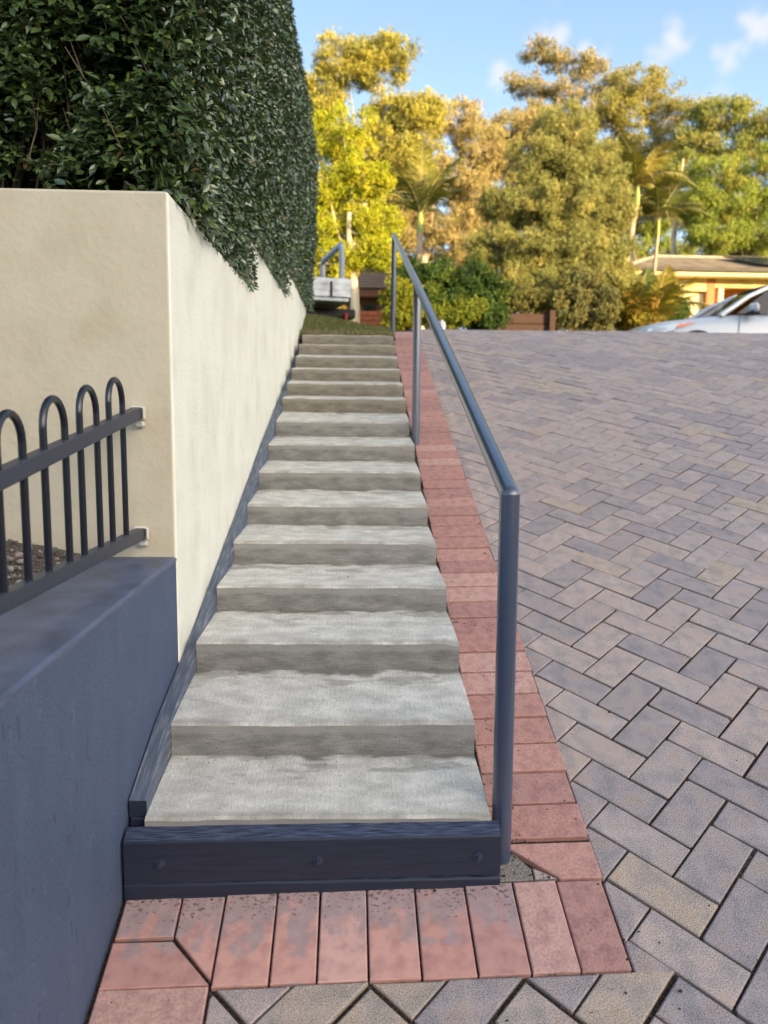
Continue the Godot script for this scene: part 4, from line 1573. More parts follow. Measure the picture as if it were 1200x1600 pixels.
	tree("olive_tree", "dense rounded olive-green tree at the centre of the far bank", "tree", Vector3(5.0, 1.7, -20.3), Vector3(0.1, 3.6, 0), 0.16, M.darkbark,
		[e3(5.2, 7.0, -20.3, 0.65, 0.65, 0.7), e3(4.6, 6.2, -20.2, 0.7, 0.65, 0.7), e3(5.9, 6.1, -20.3, 0.75, 0.75, 0.7), e3(3.9, 5.2, -20.2, 0.7, 0.65, 0.7), e3(5.2, 5.2, -19.9, 0.9, 0.7, 0.7), e3(6.3, 5.0, -20.2, 0.65, 0.8, 0.7), e3(3.5, 4.1, -20.2, 0.6, 0.6, 0.6), e3(4.5, 4.1, -19.8, 0.8, 0.7, 0.6), e3(5.7, 3.9, -19.8, 0.8, 0.8, 0.6), e3(6.5, 3.9, -20.2, 0.5, 0.6, 0.6), e3(3.8, 3.0, -19.8, 0.7, 0.6, 0.6), e3(5.0, 2.9, -19.5, 0.8, 0.6, 0.6), e3(6.0, 2.8, -19.6, 0.7, 0.6, 0.6), e3(5.2, 6.0, -20.3, 0.7, 0.9, 0.8), e3(4.6, 4.9, -20.3, 0.9, 0.9, 0.8), e3(5.8, 4.6, -20.3, 0.9, 0.9, 0.8), e3(4.4, 3.5, -20.2, 1.0, 0.8, 0.7), e3(5.6, 3.3, -20.2, 1.0, 0.8, 0.7), e3(3.5, 2.7, -20.0, 0.5, 0.6, 0.5), e3(6.6, 3.2, -20.2, 0.5, 0.7, 0.5)],
		{"cols": olive, "leaf": 0.075, "clump": 0.34, "density": 80, "flat": 0.95, "leaves": 7})
	# second rank of bush that closes the view between the trunks
	var back := [[-4.0, 7.5, "golden scrub tree half hidden by the hedge end, behind the utility truck"], [-0.5, 8.0, "golden scrub tree behind the pale-trunked young tree"], [3.4, 7.6, "brownish scrub tree behind the single palm fronds"], [7.4, 8.2, "amber scrub tree showing through beside the dense olive tree"], [11.2, 8.0, "amber scrub tree behind the pair of palms"], [15.4, 8.4, "greenish scrub tree far behind the garage roof"], [20.0, 9.0, "greenish scrub tree at the end of the house roof"]]
	for i in back.size():
		var x: float = back[i][0] * 1.25
		var y: float = back[i][1]
		tree("scrub_tree", back[i][2], "tree", Vector3(x, 4.0, -48), Vector3(0.2, y - 3.0, 0), 0.2, M.bark,
			[e3(x - 1.3, y + 3.3, -48, 1.5, 1.3, 1.2), e3(x + 1.3, y + 3.6, -48, 1.5, 1.3, 1.2), e3(x - 1.6, y + 1.2, -48, 1.6, 1.3, 1.2), e3(x + 1.5, y + 1.0, -48, 1.6, 1.3, 1.2), e3(x, y - 1.0, -47, 2.3, 1.3, 1.2), e3(x, y - 3.0, -46, 2.6, 1.2, 1.0)],
			{"cols": tan_ if i in [2, 3, 4] else (gold if i < 2 else leafy), "leaf": 0.21, "clump": 0.75, "density": 62, "flat": 0.7})
	# palms
	var pg := [Color(0.28, 0.25, 0.04), Color(0.21, 0.21, 0.04), Color(0.34, 0.28, 0.06), Color(0.16, 0.18, 0.04)]
	palm("single palm with a bushy head of arching fronds just past the handrail top", Vector3(1.66, 2.0, -22), Vector3(1.72, 4.9, -22), 0.10, 16, 1.9, pg, 0.6)
	palm("taller palm of the pair with a slanting pale trunk beside the olive tree", Vector3(7.42, 2.0, -22), Vector3(7.72, 5.75, -22), 0.085, 19, 1.75, pg, 0.35)
	palm("slimmer palm of the pair standing close to the olive tree", Vector3(7.45, 2.2, -23), Vector3(7.42, 5.9, -23), 0.08, 16, 1.5, pg, 0.3)
	palm("shadowy palm with drooping fronds over the corner of the garage roof", Vector3(8.9, 2.3, -23.6), Vector3(8.98, 5.3, -23.6), 0.055, 18, 1.7, [Color(0.13, 0.14, 0.035), Color(0.10, 0.12, 0.03), Color(0.19, 0.17, 0.04)], 0.0)
	palm("low clumping palm without a trunk beneath the pair of palms", Vector3(7.35, 1.9, -19.6), Vector3(7.2, 2.0, -19.6), 0.05, 38, 1.9, [Color(0.14, 0.15, 0.02), Color(0.09, 0.12, 0.02), Color(0.22, 0.18, 0.02)], 0.6, false)
	palm("low clumping palm hanging over the edge of the garage", Vector3(8.35, 2.2, -23.4), Vector3(8.6, 2.9, -23.4), 0.05, 26, 2.0, [Color(0.10, 0.12, 0.03), Color(0.13, 0.13, 0.04)], 0.45, false)
	# shrubs along the far bank
	var bush := {"leaf": 0.075, "clump": 0.24, "density": 90, "flat": 0.85, "leaves": 7, "w": 0.5}
	var put := func(called: String, label: String, ells: Array, cols: Array) -> void:
		var o := bush.duplicate()
		o.cols = cols
		var c: Vector3 = ells[0][0]
		tree(called, label, "shrub", Vector3(c.x, c.y - ells[0][1].y - 0.25, c.z), Vector3(0, 0.4, 0), 0.035, M.darkbark, ells, o)
	var dark := [Color(0.045, 0.085, 0.016), Color(0.030, 0.062, 0.014), Color(0.09, 0.13, 0.02)]
	put.call("broad_shrub", "broad dark green shrub behind the middle post of the handrail", [e3(1.5, 2.75, -17.4, 0.6, 0.55, 0.5), e3(2.3, 2.85, -17.4, 0.65, 0.55, 0.5), e3(2.9, 2.5, -17.3, 0.45, 0.5, 0.4), e3(1.9, 2.2, -17.1, 0.7, 0.4, 0.4), e3(2.7, 2.05, -17.2, 0.5, 0.35, 0.4)], dark)
	put.call("lime_shrub", "lime-green shrub between the two upper handrail posts", [e3(0.88, 2.35, -16.6, 0.26, 0.36, 0.28), e3(1.05, 1.98, -16.5, 0.3, 0.3, 0.28), e3(0.78, 1.9, -16.5, 0.22, 0.26, 0.24)], [Color(0.20, 0.20, 0.015), Color(0.15, 0.18, 0.016)])
	put.call("lime_shrub", "low lime-green shrub in front of the broad dark shrub", [e3(1.9, 2.0, -16.6, 0.42, 0.24, 0.28), e3(2.35, 2.15, -16.6, 0.32, 0.2, 0.26)], [Color(0.16, 0.18, 0.018), Color(0.11, 0.15, 0.018)])
	put.call("pale_shrub", "pale olive shrub beneath the dense olive tree beside the timber retaining wall", [e3(5.0, 2.35, -18.3, 0.45, 0.5, 0.4), e3(5.7, 2.35, -18.3, 0.4, 0.5, 0.4), e3(5.3, 2.9, -18.5, 0.5, 0.4, 0.4)], [Color(0.17, 0.16, 0.055), Color(0.12, 0.13, 0.05), Color(0.20, 0.18, 0.06)])
	put.call("pale_shrub", "small pale shrub above the timber retaining wall", [e3(4.0, 2.65, -18.6, 0.5, 0.28, 0.35), e3(3.4, 2.75, -18.7, 0.35, 0.3, 0.35)], [Color(0.13, 0.14, 0.045), Color(0.17, 0.16, 0.05)])
	put.call("croton_shrub", "orange and yellow croton shrub at the foot of the low palms", [e3(6.75, 2.55, -18.9, 0.35, 0.28, 0.3), e3(7.0, 2.12, -18.8, 0.4, 0.2, 0.3)], [Color(0.26, 0.14, 0.025), Color(0.25, 0.22, 0.025), Color(0.12, 0.14, 0.02)])
	put.call("golden_shrub", "low golden shrub under the utility truck tray", [e3(-0.42, 2.0, -17.2, 0.28, 0.16, 0.25), e3(-0.78, 2.12, -17.4, 0.24, 0.16, 0.22)], [Color(0.30, 0.22, 0.03), Color(0.24, 0.19, 0.03)])
	put.call("broad_shrub", "dark green shrub filling the shade under the slanting palm trunk", [e3(6.6, 2.9, -20.6, 0.6, 0.6, 0.4), e3(7.6, 2.8, -20.8, 0.7, 0.6, 0.4), e3(8.3, 2.6, -21, 0.5, 0.5, 0.4)], dark)

# ------------------------------------------------------------------ houses
func bx(m: Material, called: String, parent: Node, x0: float, x1: float, y0: float, y1: float, z0: float, z1: float, bev := 0.01) -> MeshInstance3D:
	var st := sts()
	box(st, Vector3((x0 + x1) * 0.5, (y0 + y1) * 0.5, (z0 + z1) * 0.5), Vector3(absf(x1 - x0), absf(y1 - y0), absf(z1 - z0)), bev)
	return obj(called, st, m, parent)

func roof_face(st: SurfaceTool, a: Vector3, b: Vector3, c: Vector3, d: Vector3, rows: int) -> void:
	# courses of tiles: each course a step proud of the one above
	var n := (b - a).cross(d - a).normalized()
	if n.y < 0:
		n = -n
	for i in rows:
		var f0 := float(i) / rows
		var f1 := float(i + 1) / rows
		var p0 := a.lerp(d, f0) + n * 0.06
		var p1 := b.lerp(c, f0) + n * 0.06
		var p2 := b.lerp(c, f1) + n * 0.015
		var p3 := a.lerp(d, f1) + n * 0.015
		quad(st, p0, p1, p2, p3, n)
		quad(st, p0, p1, p1 - n * 0.05, p0 - n * 0.05, (a - d).normalized())

func far_house() -> void:
	var h := thing("garage_house", "low cream rendered house with garage and porch behind the white car", "house")
	var z := -28.0
	var fl := 2.2
	bx(M.render, "wall", h, 9.6, 10.35, fl, 4.86, z, z - 7.0)
	bx(M.render, "lintel", h, 10.352, 12.548, 4.42, 4.859, z, z - 0.25)
	bx(M.housebrick, "pier", h, 12.55, 12.85, fl, 4.858, z + 0.02, z - 0.3)
	bx(M.render, "wall", h, 12.552, 12.75, fl, 4.855, z - 0.302, z - 7.0)
	bx(M.render, "beam", h, 12.852, 22.0, 4.56, 4.86, z - 0.02, z - 0.25)
	for x in [13.0, 14.72, 17.6]:
		bx(M.trim, "column", h, x, x + 0.2, fl, 4.558, z - 0.03, z - 0.23, 0.02)
	bx(M.housebrick, "wall", h, 12.752, 22.0, fl, 4.85, z - 2.2, z - 2.5)
	var win := bx(M.trim, "window", h, 13.55, 14.5, 3.2, 4.3, z - 2.17, z - 2.21)
	bx(M.darkglass, "pane", win, 13.6, 14.0, 3.26, 4.25, z - 2.155, z - 2.169, 0.002)
	bx(M.darkglass, "pane", win, 14.05, 14.45, 3.26, 4.25, z - 2.155, z - 2.169, 0.002)
	var d := bx(mat(rgb(176, 120, 70), 0.6), "door", h, 15.2, 16.1, fl, 4.3, z - 2.16, z - 2.21)
	bx(M.alloy, "handle", d, 15.28, 15.32, 3.2, 3.35, z - 2.13, z - 2.158, 0.004)
	var gd := thing_part("garage_door", h)
	for i in 6:
		bx(M.trim, "panel", gd, 10.354, 12.546, fl + 0.365 * i, fl + 0.365 * i + 0.358, z - 0.2, z - 0.26, 0.012)
	# porch and garage ceiling, fascia and gutter
	bx(M.trim, "soffit", h, 9.4, 22.2, 4.862, 4.92, z + 0.55, z - 7.0)
	bx(M.trim, "fascia", h, 9.35, 22.3, 4.921, 5.07, z + 0.56, z + 0.53)
	bx(M.gutter, "gutter", h, 9.3, 22.3, 5.0, 5.10, z + 0.66, z + 0.562, 0.02)
	var st := sts()
	var e0 := Vector3(9.3, 5.06, z + 0.62)
	var e1 := Vector3(22.3, 5.06, z + 0.62)
	var r0 := Vector3(12.2, 6.38, z - 4.2)
	var r1 := Vector3(19.4, 6.38, z - 4.2)
	roof_face(st, e0, e1, r1, r0, 15)
	roof_face(st, Vector3(9.3, 5.06, z - 9.0), e0, r0, r0 + Vector3(0, 0, -0.02), 15)
	roof_face(st, e1, Vector3(22.3, 5.06, z - 9.0), r1 + Vector3(0, 0, -0.02), r1, 15)
	roof_face(st, Vector3(22.3, 5.06, z - 9.0), Vector3(9.3, 5.06, z - 9.0), r0, r1, 15)
	var rf := obj("roof", st, M.tile2, h)
	st = sts()
	roof_face(st, Vector3(14.2, 6.2, z - 4.0), Vector3(18.5, 6.2, z - 4.0), Vector3(17.2, 7.1, z - 6.5), Vector3(15.6, 7.1, z - 6.5), 8)
	roof_face(st, Vector3(13.6, 6.1, z - 9.0), Vector3(14.2, 6.2, z - 4.0), Vector3(15.6, 7.1, z - 6.5), Vector3(15.6, 7.1, z - 6.52), 8)
	roof_face(st, Vector3(18.5, 6.2, z - 4.0), Vector3(19.0, 6.1, z - 9.0), Vector3(17.2, 7.1, z - 6.52), Vector3(17.2, 7.1, z - 6.5), 8)
	obj("upper_roof", st, M.tile2, rf)
	st = sts()
	tube(st, [e0 + Vector3(0, 0.06, 0), r0 + Vector3(0, 0.06, 0), r1 + Vector3(0, 0.06, 0), e1 + Vector3(0, 0.06, 0)], [0.07], 8)
	obj("ridge_capping", st, M.tile2, rf)
	# solar panels lying on the front slope
	var up := (r0 - Vector3(r0.x, 5.06, z + 0.62)).normalized()
	var nn := Vector3.RIGHT.cross(up).normalized()
	if nn.y < 0:
		nn = -nn
	for i in 4:
		for j in 2:
			st = sts()
			box(st, Vector3(15.0 + i * 1.05, 0, 0) + Vector3(0, 5.06, z + 0.62) + up * (1.35 + j * 1.72) + nn * 0.17, Vector3(1.02, 0.04, 1.68), 0.008, Basis(Vector3.RIGHT, nn, -up))
			obj("solar_panel", st, M.solar, h)

func thing_part(called: String, parent: Node) -> Node3D:
	var o := Node3D.new()
	add_named(o, called, parent)
	return o

func brown_house() -> void:
	var h := thing("brown_roofed_house", "dark house with a low brown tiled roof behind the pale-trunked young tree", "house")
	var z := -24.6
	bx(M.darkbrick, "wall", h, -4.0, 1.35, 1.6, 3.46, z, z - 6.0)
	for x in [-0.9, 0.15, 0.75]:
		var w := bx(M.gutter, "window", h, x, x + 0.45, 2.55, 3.3, z + 0.03, z - 0.02)
		bx(M.darkglass, "pane", w, x + 0.04, x + 0.41, 2.6, 3.26, z + 0.045, z + 0.031, 0.002)
	bx(mat(rgb(104, 64, 44), 0.7), "fascia", h, -4.5, 1.85, 3.462, 3.70, z + 0.55, z + 0.50)
	bx(mat(rgb(120, 84, 60), 0.8), "soffit", h, -4.5, 1.85, 3.461, 3.50, z + 0.499, z - 6.4)
	var st := sts()
	var a := Vector3(-4.6, 3.70, z + 0.62)
	var b := Vector3(1.95, 3.70, z + 0.62)
	roof_face(st, a, b, Vector3(0.2, 5.35, z - 3.2), Vector3(-2.8, 5.35, z - 3.2), 13)
	roof_face(st, b, Vector3(1.95, 3.70, z - 7.0), Vector3(0.2, 5.35, z - 3.22), Vector3(0.2, 5.35, z - 3.2), 13)
	roof_face(st, Vector3(-4.6, 3.70, z - 7.0), a, Vector3(-2.8, 5.35, z - 3.2), Vector3(-2.8, 5.35, z - 3.22), 13)
	roof_face(st, Vector3(1.95, 3.70, z - 7.0), Vector3(-4.6, 3.70, z - 7.0), Vector3(-2.8, 5.35, z - 3.2), Vector3(0.2, 5.35, z - 3.2), 13)
	obj("roof", st, M.tile, h)

# out of view behind the viewer: the low house at the foot of the drive and a ridge added to shade the foreground
func backdrop_house() -> void:
	var h := thing("low_house", "low cream house with a tiled roof at the foot of the drive", "house")
	bx(M.cream_side, "wall", h, -13.0, 8.0, -2.8, 0.9, 9.0, 17.0)
	for x in [-9.5, -5.5]:
		var w := bx(M.trim, "window", h, x, x + 1.8, -1.2, 0.2, 8.94, 9.02)
		bx(M.darkglass, "pane", w, x + 0.06, x + 0.87, -1.14, 0.14, 8.925, 8.939, 0.002)
		bx(M.darkglass, "pane", w, x + 0.93, x + 1.74, -1.14, 0.14, 8.925, 8.939, 0.002)
	var gd := thing_part("garage_door", h)
	for i in 6:
		bx(M.steel, "panel", gd, 0.0, 5.0, -2.75 + i * 0.4, -2.36 + i * 0.4, 8.95, 9.02, 0.012)
	var st := sts()
	var a := Vector3(8.6, 0.9, 8.4)
	var b := Vector3(-13.6, 0.9, 8.4)
	roof_face(st, a, b, Vector3(-9.5, 3.4, 13.0), Vector3(4.5, 3.4, 13.0), 16)
	roof_face(st, b, Vector3(-13.6, 0.9, 17.6), Vector3(-9.5, 3.4, 13.02), Vector3(-9.5, 3.4, 13.0), 16)
	roof_face(st, Vector3(8.6, 0.9, 17.6), a, Vector3(4.5, 3.4, 13.0), Vector3(4.5, 3.4, 13.02), 16)
	roof_face(st, Vector3(-13.6, 0.9, 17.6), Vector3(8.6, 0.9, 17.6), Vector3(4.5, 3.4, 13.0), Vector3(-9.5, 3.4, 13.0), 16)
	obj("roof", st, M.tile, h)
	# added ridge, crest shaped for its shadow: s runs towards the sun, u across it
	st = sts()
	st.set_smooth_group(1)
	var nz := ns(95, 0.05, 5)
	var prof_u := [[-260, 24], [-120, 36], [-40, 41.0], [8.5, 41.6], [10.3, 41.4], [12, 39.8], [15.5, 39.6], [17.5, 38.0], [24, 37.4], [34, 36.5], [60, 33], [140, 26], [260, 18]]
	var rows := [[118.0, 0.0], [128.0, 0.35], [138.0, 0.66], [146.0, 0.90], [150.0, 1.0], [158.0, 0.97], [185.0, 0.7], [240.0, 0.0]]
	var us := []
	var u := -260.0
	while u <= 260.0:
		us.append(u)
		u += 1.0 if absf(u - 14.0) < 16.0 else 4.0
	var grid := []
	for r in rows:
		var line := []
		for q in us:
			var hgt := 0.0
			for i in prof_u.size() - 1:
				if q >= prof_u[i][0] and q <= prof_u[i + 1][0]:
					hgt = lerpf(prof_u[i][1], prof_u[i + 1][1], (q - prof_u[i][0]) / float(prof_u[i + 1][0] - prof_u[i][0]))
			var y: float = -6.0 + (hgt + 6.0) * r[1] + 0.5 * nz.get_noise_2d(q * 6.0, r[0] * 3.0)
			line.append(Vector3(0.675 * r[0] + 0.737 * q, y, 0.737 * r[0] - 0.675 * q))
		grid.append(line)
	for j in grid.size() - 1:
		for i in us.size() - 1:
			for k in [[0, 0], [1, 0], [1, 1], [0, 0], [1, 1], [0, 1]]:
				st.add_vertex(grid[j + k[1]][i + k[0]])
	st.generate_normals()
	var scrub := noise_tex("scrub", ns(96, 0.05, 5), 512, [[0.0, rgb(36, 42, 22)], [0.5, rgb(66, 72, 36)], [1.0, rgb(104, 100, 54)]])
	obj("added_ridge", st, tri_map(mat(Color.WHITE, 0.95, 0, 0.2), scrub, Vector3.ONE * 0.05), self, "structure")

# ------------------------------------------------------------------ vehicles
func loft(st: SurfaceTool, secs: Array) -> void:
	# sections of equal point count, smooth between
	for i in secs.size() - 1:
		var A: PackedVector3Array = secs[i]
		var B: PackedVector3Array = secs[i + 1]
		for k in A.size() - 1:
			var p := [A[k], A[k + 1], B[k + 1], A[k], B[k + 1], B[k]]
			for q in p:
				st.add_vertex(q)

func wheel(parent: Node, at: Vector3, r: float, side: float) -> void:
	var st := sts()
	tube(st, [at + Vector3(0, 0, -0.11 * side), at + Vector3(0, 0, -0.09 * side), at + Vector3(0, 0, 0.09 * side), at + Vector3(0, 0, 0.11 * side)], [r * 0.93, r, r, r * 0.93], 28)
	var w := obj("wheel", st, M.rubber, parent)
	st = sts()
	tube(st, [at + Vector3(0, 0, 0.105 * side), at + Vector3(0, 0, 0.118 * side)], [r * 0.66], 24)
	for k in 5:
		var a := TAU * k / 5.0
		box(st, at + Vector3(cos(a) * r * 0.33, sin(a) * r * 0.33, 0.122 * side), Vector3(r * 0.6, r * 0.14, 0.02), 0.004, Basis(Vector3(0, 0, 1), a))
	obj("rim", st, M.alloy, w)

func car() -> void:
	var gy := land(6.5, -13.9) + 0.02
	var c := thing("parked_car", "white sport utility car parked across the top of the drive", "car", Vector3(4.80, gy + 0.09, -13.95))
	# body: stations from the nose along +x; half width, sill, shoulder and deck height
	var S := [[0.0, 0.55, 0.42, 0.70, 0.74], [0.05, 0.74, 0.32, 0.78, 0.85], [0.22, 0.86, 0.26, 0.84, 0.94], [0.5, 0.92, 0.25, 0.88, 1.00], [0.9, 0.945, 0.25, 0.92, 1.045], [1.3, 0.95, 0.25, 0.95, 1.09], [1.62, 0.95, 0.25, 0.98, 1.12], [2.4, 0.95, 0.25, 1.02, 1.14], [3.4, 0.95, 0.25, 1.04, 1.16], [4.3, 0.93, 0.26, 1.06, 1.17], [4.7, 0.86, 0.32, 1.04, 1.15], [4.8, 0.78, 0.42, 0.95, 1.0]]
	var secs := []
	for s in S:
		var p := PackedVector3Array()
		var w: float = s[1]
		var half := [[0.0, s[2]], [w * 0.92, s[2]], [w, s[2] + 0.12], [w * 1.0, lerpf(s[2], s[3], 0.5)], [w * 0.985, s[3] - 0.04], [w * 0.95, s[3] + 0.01], [w * 0.84, lerpf(s[3], s[4], 0.72)], [w * 0.6, s[4] - 0.012], [0.0, s[4] + 0.01]]
		for i in half.size():
			p.append(Vector3(s[0], half[i][1], half[i][0]))
		for i in range(half.size() - 2, -1, -1):
			p.append(Vector3(s[0], half[i][1], -half[i][0]))
		secs.append(p)
	var st := sts()
	st.set_smooth_group(1)
	loft(st, secs)
	st.generate_normals()
	var body := obj("body", st, M.carpaint, c)
	# nose cap
	st = sts()
	for i in range(1, secs[0].size() - 1):
		tri(st, secs[0][0], secs[0][i], secs[0][i + 1], Vector3(-1, 0, 0))
	for i in range(1, secs[0].size() - 1):
		tri(st, secs[11][0], secs[11][i], secs[11][i + 1], Vector3(1, 0, 0))
	obj("bumper", st, M.carpaint, c)
	# cabin: roof, pillars and panes
	var g := [[1.42, 1.10, 0.80], [2.28, 1.63, 0.60], [2.7, 1.69, 0.62], [3.9, 1.70, 0.61], [4.25, 1.66, 0.59], [4.72, 1.14, 0.74]]
	st = sts()
	st.set_smooth_group(1)
	var rs := []
	for i in range(1, 5):
		var w: float = g[i][2]
		var y: float = g[i][1]
		rs.append(PackedVector3Array([Vector3(g[i][0], y - 0.07, w + 0.035), Vector3(g[i][0], y - 0.02, w + 0.01), Vector3(g[i][0], y + 0.01, w * 0.7), Vector3(g[i][0], y + 0.025, 0), Vector3(g[i][0], y + 0.01, -w * 0.7), Vector3(g[i][0], y - 0.02, -w - 0.01), Vector3(g[i][0], y - 0.07, -w - 0.035)]))
	loft(st, rs)
	st.generate_normals()
	obj("roof", st, M.carpaint, c)
	for s in [-1.0, 1.0]:
		st = sts()
		tube(st, [Vector3(1.34, 1.06, 0.83 * s), Vector3(1.85, 1.40, 0.74 * s), Vector3(2.30, 1.60, 0.625 * s), Vector3(2.75, 1.655, 0.645 * s), Vector3(3.9, 1.66, 0.64 * s), Vector3(4.3, 1.60, 0.62 * s), Vector3(4.72, 1.12, 0.76 * s)], [0.05, 0.042, 0.04, 0.035, 0.035, 0.05, 0.06], 8)
		for x in [2.95, 3.85]:
			tube(st, [Vector3(x, 1.10, 0.84 * s), Vector3(x - 0.03, 1.63, 0.64 * s)], [0.04], 8)
		obj("pillar", st, M.carpaint, c)
		var side := [[1.62, 1.10, 2.30, 1.58, 2.92, 1.64, 2.92, 1.10], [2.98, 1.10, 2.96, 1.64, 3.80, 1.64, 3.82, 1.10], [3.9, 1.12, 3.88, 1.63, 4.22, 1.58, 4.6, 1.14]]
		for w in side:
			st = sts()
			var q := []
			for k in 4:
				var y: float = w[k * 2 + 1]
				q.append(Vector3(w[k * 2], y, s * lerpf(0.835, 0.635, (y - 1.1) / 0.55)))
			fquad(st, q[0], q[1], q[2], q[3], Vector3(q[0].x, 1.3, 0))
			obj("side_window", st, M.glass, c)
	for q in [[Vector3(1.44, 1.11, 0.79), Vector3(2.29, 1.62, 0.59), Vector3(2.29, 1.62, -0.59), Vector3(1.44, 1.11, -0.79)], [Vector3(4.70, 1.16, 0.72), Vector3(4.27, 1.63, 0.58), Vector3(4.27, 1.63, -0.58), Vector3(4.70, 1.16, -0.72)]]:
		st = sts()
		fquad(st, q[0], q[1], q[2], q[3], Vector3(3, 1.2, 0))
		obj("windscreen", st, M.glass, c)
	for x in [2.35, 3.35]:
		for s in [-0.38, 0.38]:
			st = sts()
			box(st, Vector3(x + 0.25, 1.12, s), Vector3(0.14, 0.62, 0.46), 0.05, Basis(Vector3(0, 0, 1), -0.25))
			box(st, Vector3(x + 0.32, 1.50, s), Vector3(0.08, 0.16, 0.26), 0.03)
			obj("car_seat", st, M.black, c)
	st = sts()
	box(st, Vector3(1.75, 1.03, 0), Vector3(0.5, 0.14, 1.4), 0.04)
	obj("dashboard", st, M.black, c)
	# doors as seams, handles, arches, lamps, mirrors
	for s in [-1.0, 1.0]:
		for x in [1.62, 2.94, 3.86]:
			st = sts()
			box(st, Vector3(x, 0.72, 0.949 * s), Vector3(0.008, 0.76, 0.006), 0.0)
			obj("door_seam", st, M.black, body)
		for x in [2.78, 3.72]:
			st = sts()
			box(st, Vector3(x, 0.95, 0.955 * s), Vector3(0.16, 0.028, 0.03), 0.008)
			obj("door_handle", st, M.carpaint, c)
		for x in [0.92, 3.72]:
			var arc := []
			for k in 15:
				var a := PI * (k / 14.0)
				arc.append(Vector3(x + cos(a) * 0.405, 0.36 + sin(a) * 0.415, 0.945 * s))
			st = sts()
			tube(st, arc, [0.036], 8)
			obj("arch_trim", st, M.rubber, c)
			st = sts()
			tube(st, [Vector3(x, 0.36, 0.90 * s), Vector3(x, 0.36, 0.951 * s)], [0.39], 28)
			obj("wheel_arch", st, M.black, c)
			wheel(c, Vector3(x, 0.355, 0.86 * s), 0.355, s)
		# headlamp: long wedge that sweeps back into the wing, amber at its tail
		st = sts()
		var hl := [Vector3(0.10, 0.73, 0.80), Vector3(0.13, 0.83, 0.79), Vector3(0.60, 0.925, 0.915), Vector3(0.52, 0.80, 0.945)]
		for k in 4:
			hl[k].z *= s
		fquad(st, hl[0], hl[1], hl[2], hl[3], Vector3(0.5, 0.7, 0))
		fquad(st, hl[0], hl[3], hl[3] + Vector3(0.05, 0, -0.08 * s), hl[0] + Vector3(0.06, 0, -0.08 * s), Vector3(0.4, 1.2, 0.5 * s))
		var lamp := obj("headlamp", st, M.lamp, c)
		st = sts()
		var am := [Vector3(0.54, 0.835, 0.950), Vector3(0.60, 0.90, 0.938), Vector3(0.92, 0.95, 0.938), Vector3(0.72, 0.885, 0.950)]
		for k in 4:
			am[k].z *= s
		fquad(st, am[0], am[1], am[2], am[3], Vector3(0.7, 0.8, 0))
		obj("indicator", st, M.amber, lamp)
		st = sts()
		box(st, Vector3(1.80, 1.175, 1.05 * s), Vector3(0.11, 0.15, 0.24), 0.04)
		var mi := obj("mirror", st, M.carpaint, c)
		st = sts()
		box(st, Vector3(1.81, 1.09, 0.99 * s), Vector3(0.16, 0.05, 0.24), 0.02)
		obj("mirror_foot", st, M.black, mi)
	st = sts()
	for k in 3:
		box(st, Vector3(0.035 - 0.002 * k, 0.60 + k * 0.075, 0), Vector3(0.05, 0.05, 1.1), 0.012)
	obj("grille", st, M.black, c)

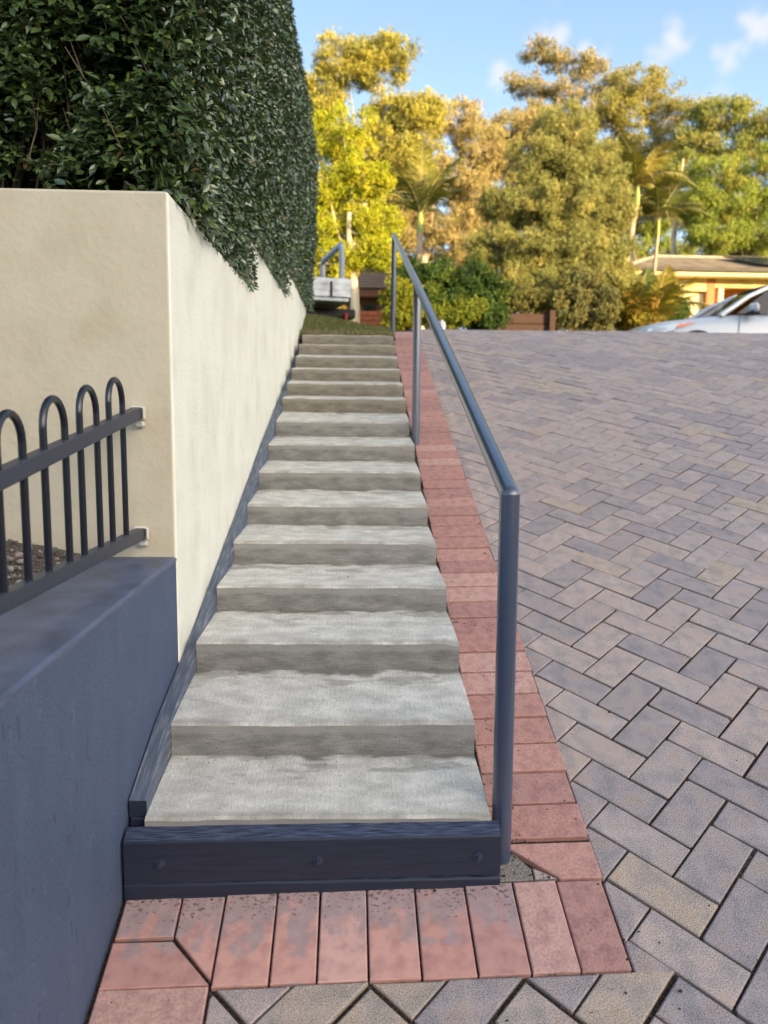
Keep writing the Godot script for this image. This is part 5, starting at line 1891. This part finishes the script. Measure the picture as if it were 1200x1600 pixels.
func ute() -> void:
	var gy := 0.90
	var u := thing("utility_truck", "silver drop-side utility truck with a ladder frame, half hidden by the hedge", "utility truck", Vector3(-0.13, gy, -12.0), deg_to_rad(14.0))
	# local: rear end at x=0, cab towards -x, near side at z=0, far side z=-1.55
	var L := 2.3
	var W := 1.55
	var st := sts()
	box(st, Vector3(-L * 0.5, 0.775, -W * 0.5), Vector3(L, 0.06, W), 0.01)
	obj("tray_floor", st, M.alu, u)
	for s in [[Vector3(-L * 0.5, 0, 0.012), Vector3(L, 0, 0.03)], [Vector3(-L * 0.5, 0, -W - 0.012), Vector3(L, 0, 0.03)], [Vector3(0.016, 0, -W * 0.5), Vector3(0.03, 0, W)], [Vector3(-L - 0.016, 0, -W * 0.5), Vector3(0.03, 0, W)]]:
		var side := thing_part("drop_side", u)
		for k in 3:
			st = sts()
			var sz: Vector3 = s[1]
			sz.y = 0.0905
			box(st, s[0] + Vector3(0, 0.855 + k * 0.091, 0), sz, 0.003)
			obj("plank", st, M.alu, side)
	for x in [-0.28, -1.9]:
		st = sts()
		box(st, Vector3(x, 0.92, 0.035), Vector3(0.035, 0.22, 0.02), 0.004)
		obj("latch", st, M.black, u)
	# ladder frame over the tail
	st = sts()
	var top := 1.60
	tube(st, [Vector3(-0.10, 0.80, -0.05), Vector3(-0.10, top - 0.08, -0.05), Vector3(-0.10, top, -0.13), Vector3(-0.10, top, -W + 0.13), Vector3(-0.10, top - 0.08, -W + 0.05), Vector3(-0.10, 0.80, -W + 0.05)], [0.045], 10)
	obj("ladder_frame", st, mat(rgb(150, 154, 160), 0.5), u)
	st = sts()
	box(st, Vector3(-0.7, 1.03, -0.75), Vector3(0.9, 0.14, 0.9), 0.05)
	box(st, Vector3(-1.5, 1.05, -0.7), Vector3(0.6, 0.18, 0.8), 0.05)
	obj("load", st, mat(rgb(120, 122, 126), 0.8), u)
	st = sts()
	box(st, Vector3(-1.9, 0.62, -W * 0.5), Vector3(4.2, 0.14, 0.8), 0.02)
	obj("chassis", st, M.black, u)
	st = sts()
	box(st, Vector3(0.0, 0.55, -0.25), Vector3(0.05, 0.10, 0.16), 0.01)
	box(st, Vector3(0.0, 0.55, -W + 0.25), Vector3(0.05, 0.10, 0.16), 0.01)
	obj("tail_lamp", st, mat(rgb(150, 24, 20), 0.2), u)
	st = sts()
	st.set_smooth_group(1)
	var secs := []
	for q in [[-L - 0.10, 0.55, 1.62, 0.70], [-L - 0.5, 0.5, 1.70, 0.72], [-L - 1.3, 0.5, 1.68, 0.72], [-L - 1.9, 0.5, 1.12, 0.76], [-L - 2.7, 0.5, 1.0, 0.76], [-L - 2.9, 0.55, 0.85, 0.7]]:
		var p := PackedVector3Array()
		for e in [[0.0, q[1]], [q[3], q[1]], [q[3] + 0.05, 0.8], [q[3] + 0.04, minf(1.0, q[2] - 0.05)], [q[3] - 0.06, q[2] - 0.05], [q[3] - 0.14, q[2]], [0.0, q[2] + 0.02], [-q[3] + 0.14, q[2]], [-q[3] + 0.06, q[2] - 0.05], [-q[3] - 0.04, minf(1.0, q[2] - 0.05)], [-q[3] - 0.05, 0.8], [-q[3], q[1]], [0.0, q[1]]]:
			p.append(Vector3(q[0], e[1], e[0] - W * 0.5))
		secs.append(p)
	loft(st, secs)
	st.generate_normals()
	obj("cab", st, M.carpaint, u)
	for x in [-0.75, -L - 2.1]:
		wheel(u, Vector3(x, 0.34, -0.12), 0.34, 1.0)
		wheel(u, Vector3(x, 0.34, -W + 0.12), 0.34, -1.0)

# ------------------------------------------------------------------ small things on the far bank
func bits() -> void:
	var r := thing("timber_retaining_wall", "brown timber retaining wall below the olive tree, seen over the crest", "retaining wall")
	for k in 4:
		bx(M.sleeper, "sleeper", r, 2.9, 4.5, 1.35 + k * 0.235, 1.575 + k * 0.235, -18.05 - 0.012 * k, -18.25, 0.012)
	bx(M.sleeper, "post", r, 4.42, 4.56, 1.2, 2.36, -17.95, -18.045, 0.012)
	var e := thing("terracotta_edging", "low terracotta garden wall at the foot of the pale young tree", "garden wall")
	for k in 4:
		for i in 6:
			bx(M.terracotta, "brick", e, -0.1 + i * 0.24 + (0.12 if k % 2 == 1 else 0.0), 0.13 + i * 0.24 + (0.12 if k % 2 == 1 else 0.0), 1.95 + k * 0.115, 2.055 + k * 0.115, -19.0, -19.15, 0.006)
	var st := sts()
	var p := Vector3(1.13, 0.80, -10.5)
	var pts := [p, p + Vector3(0, 0.36, 0), p + Vector3(0, 0.395, 0), p + Vector3(0, 0.42, 0), p + Vector3(0, 0.43, 0)]
	tube(st, pts, [0.055, 0.055, 0.046, 0.026, 0.002], 20)
	tag(obj("marker_post", st, mat(rgb(230, 230, 228), 0.5), self), "small white round-capped post behind the crest beside the handrail", "post")
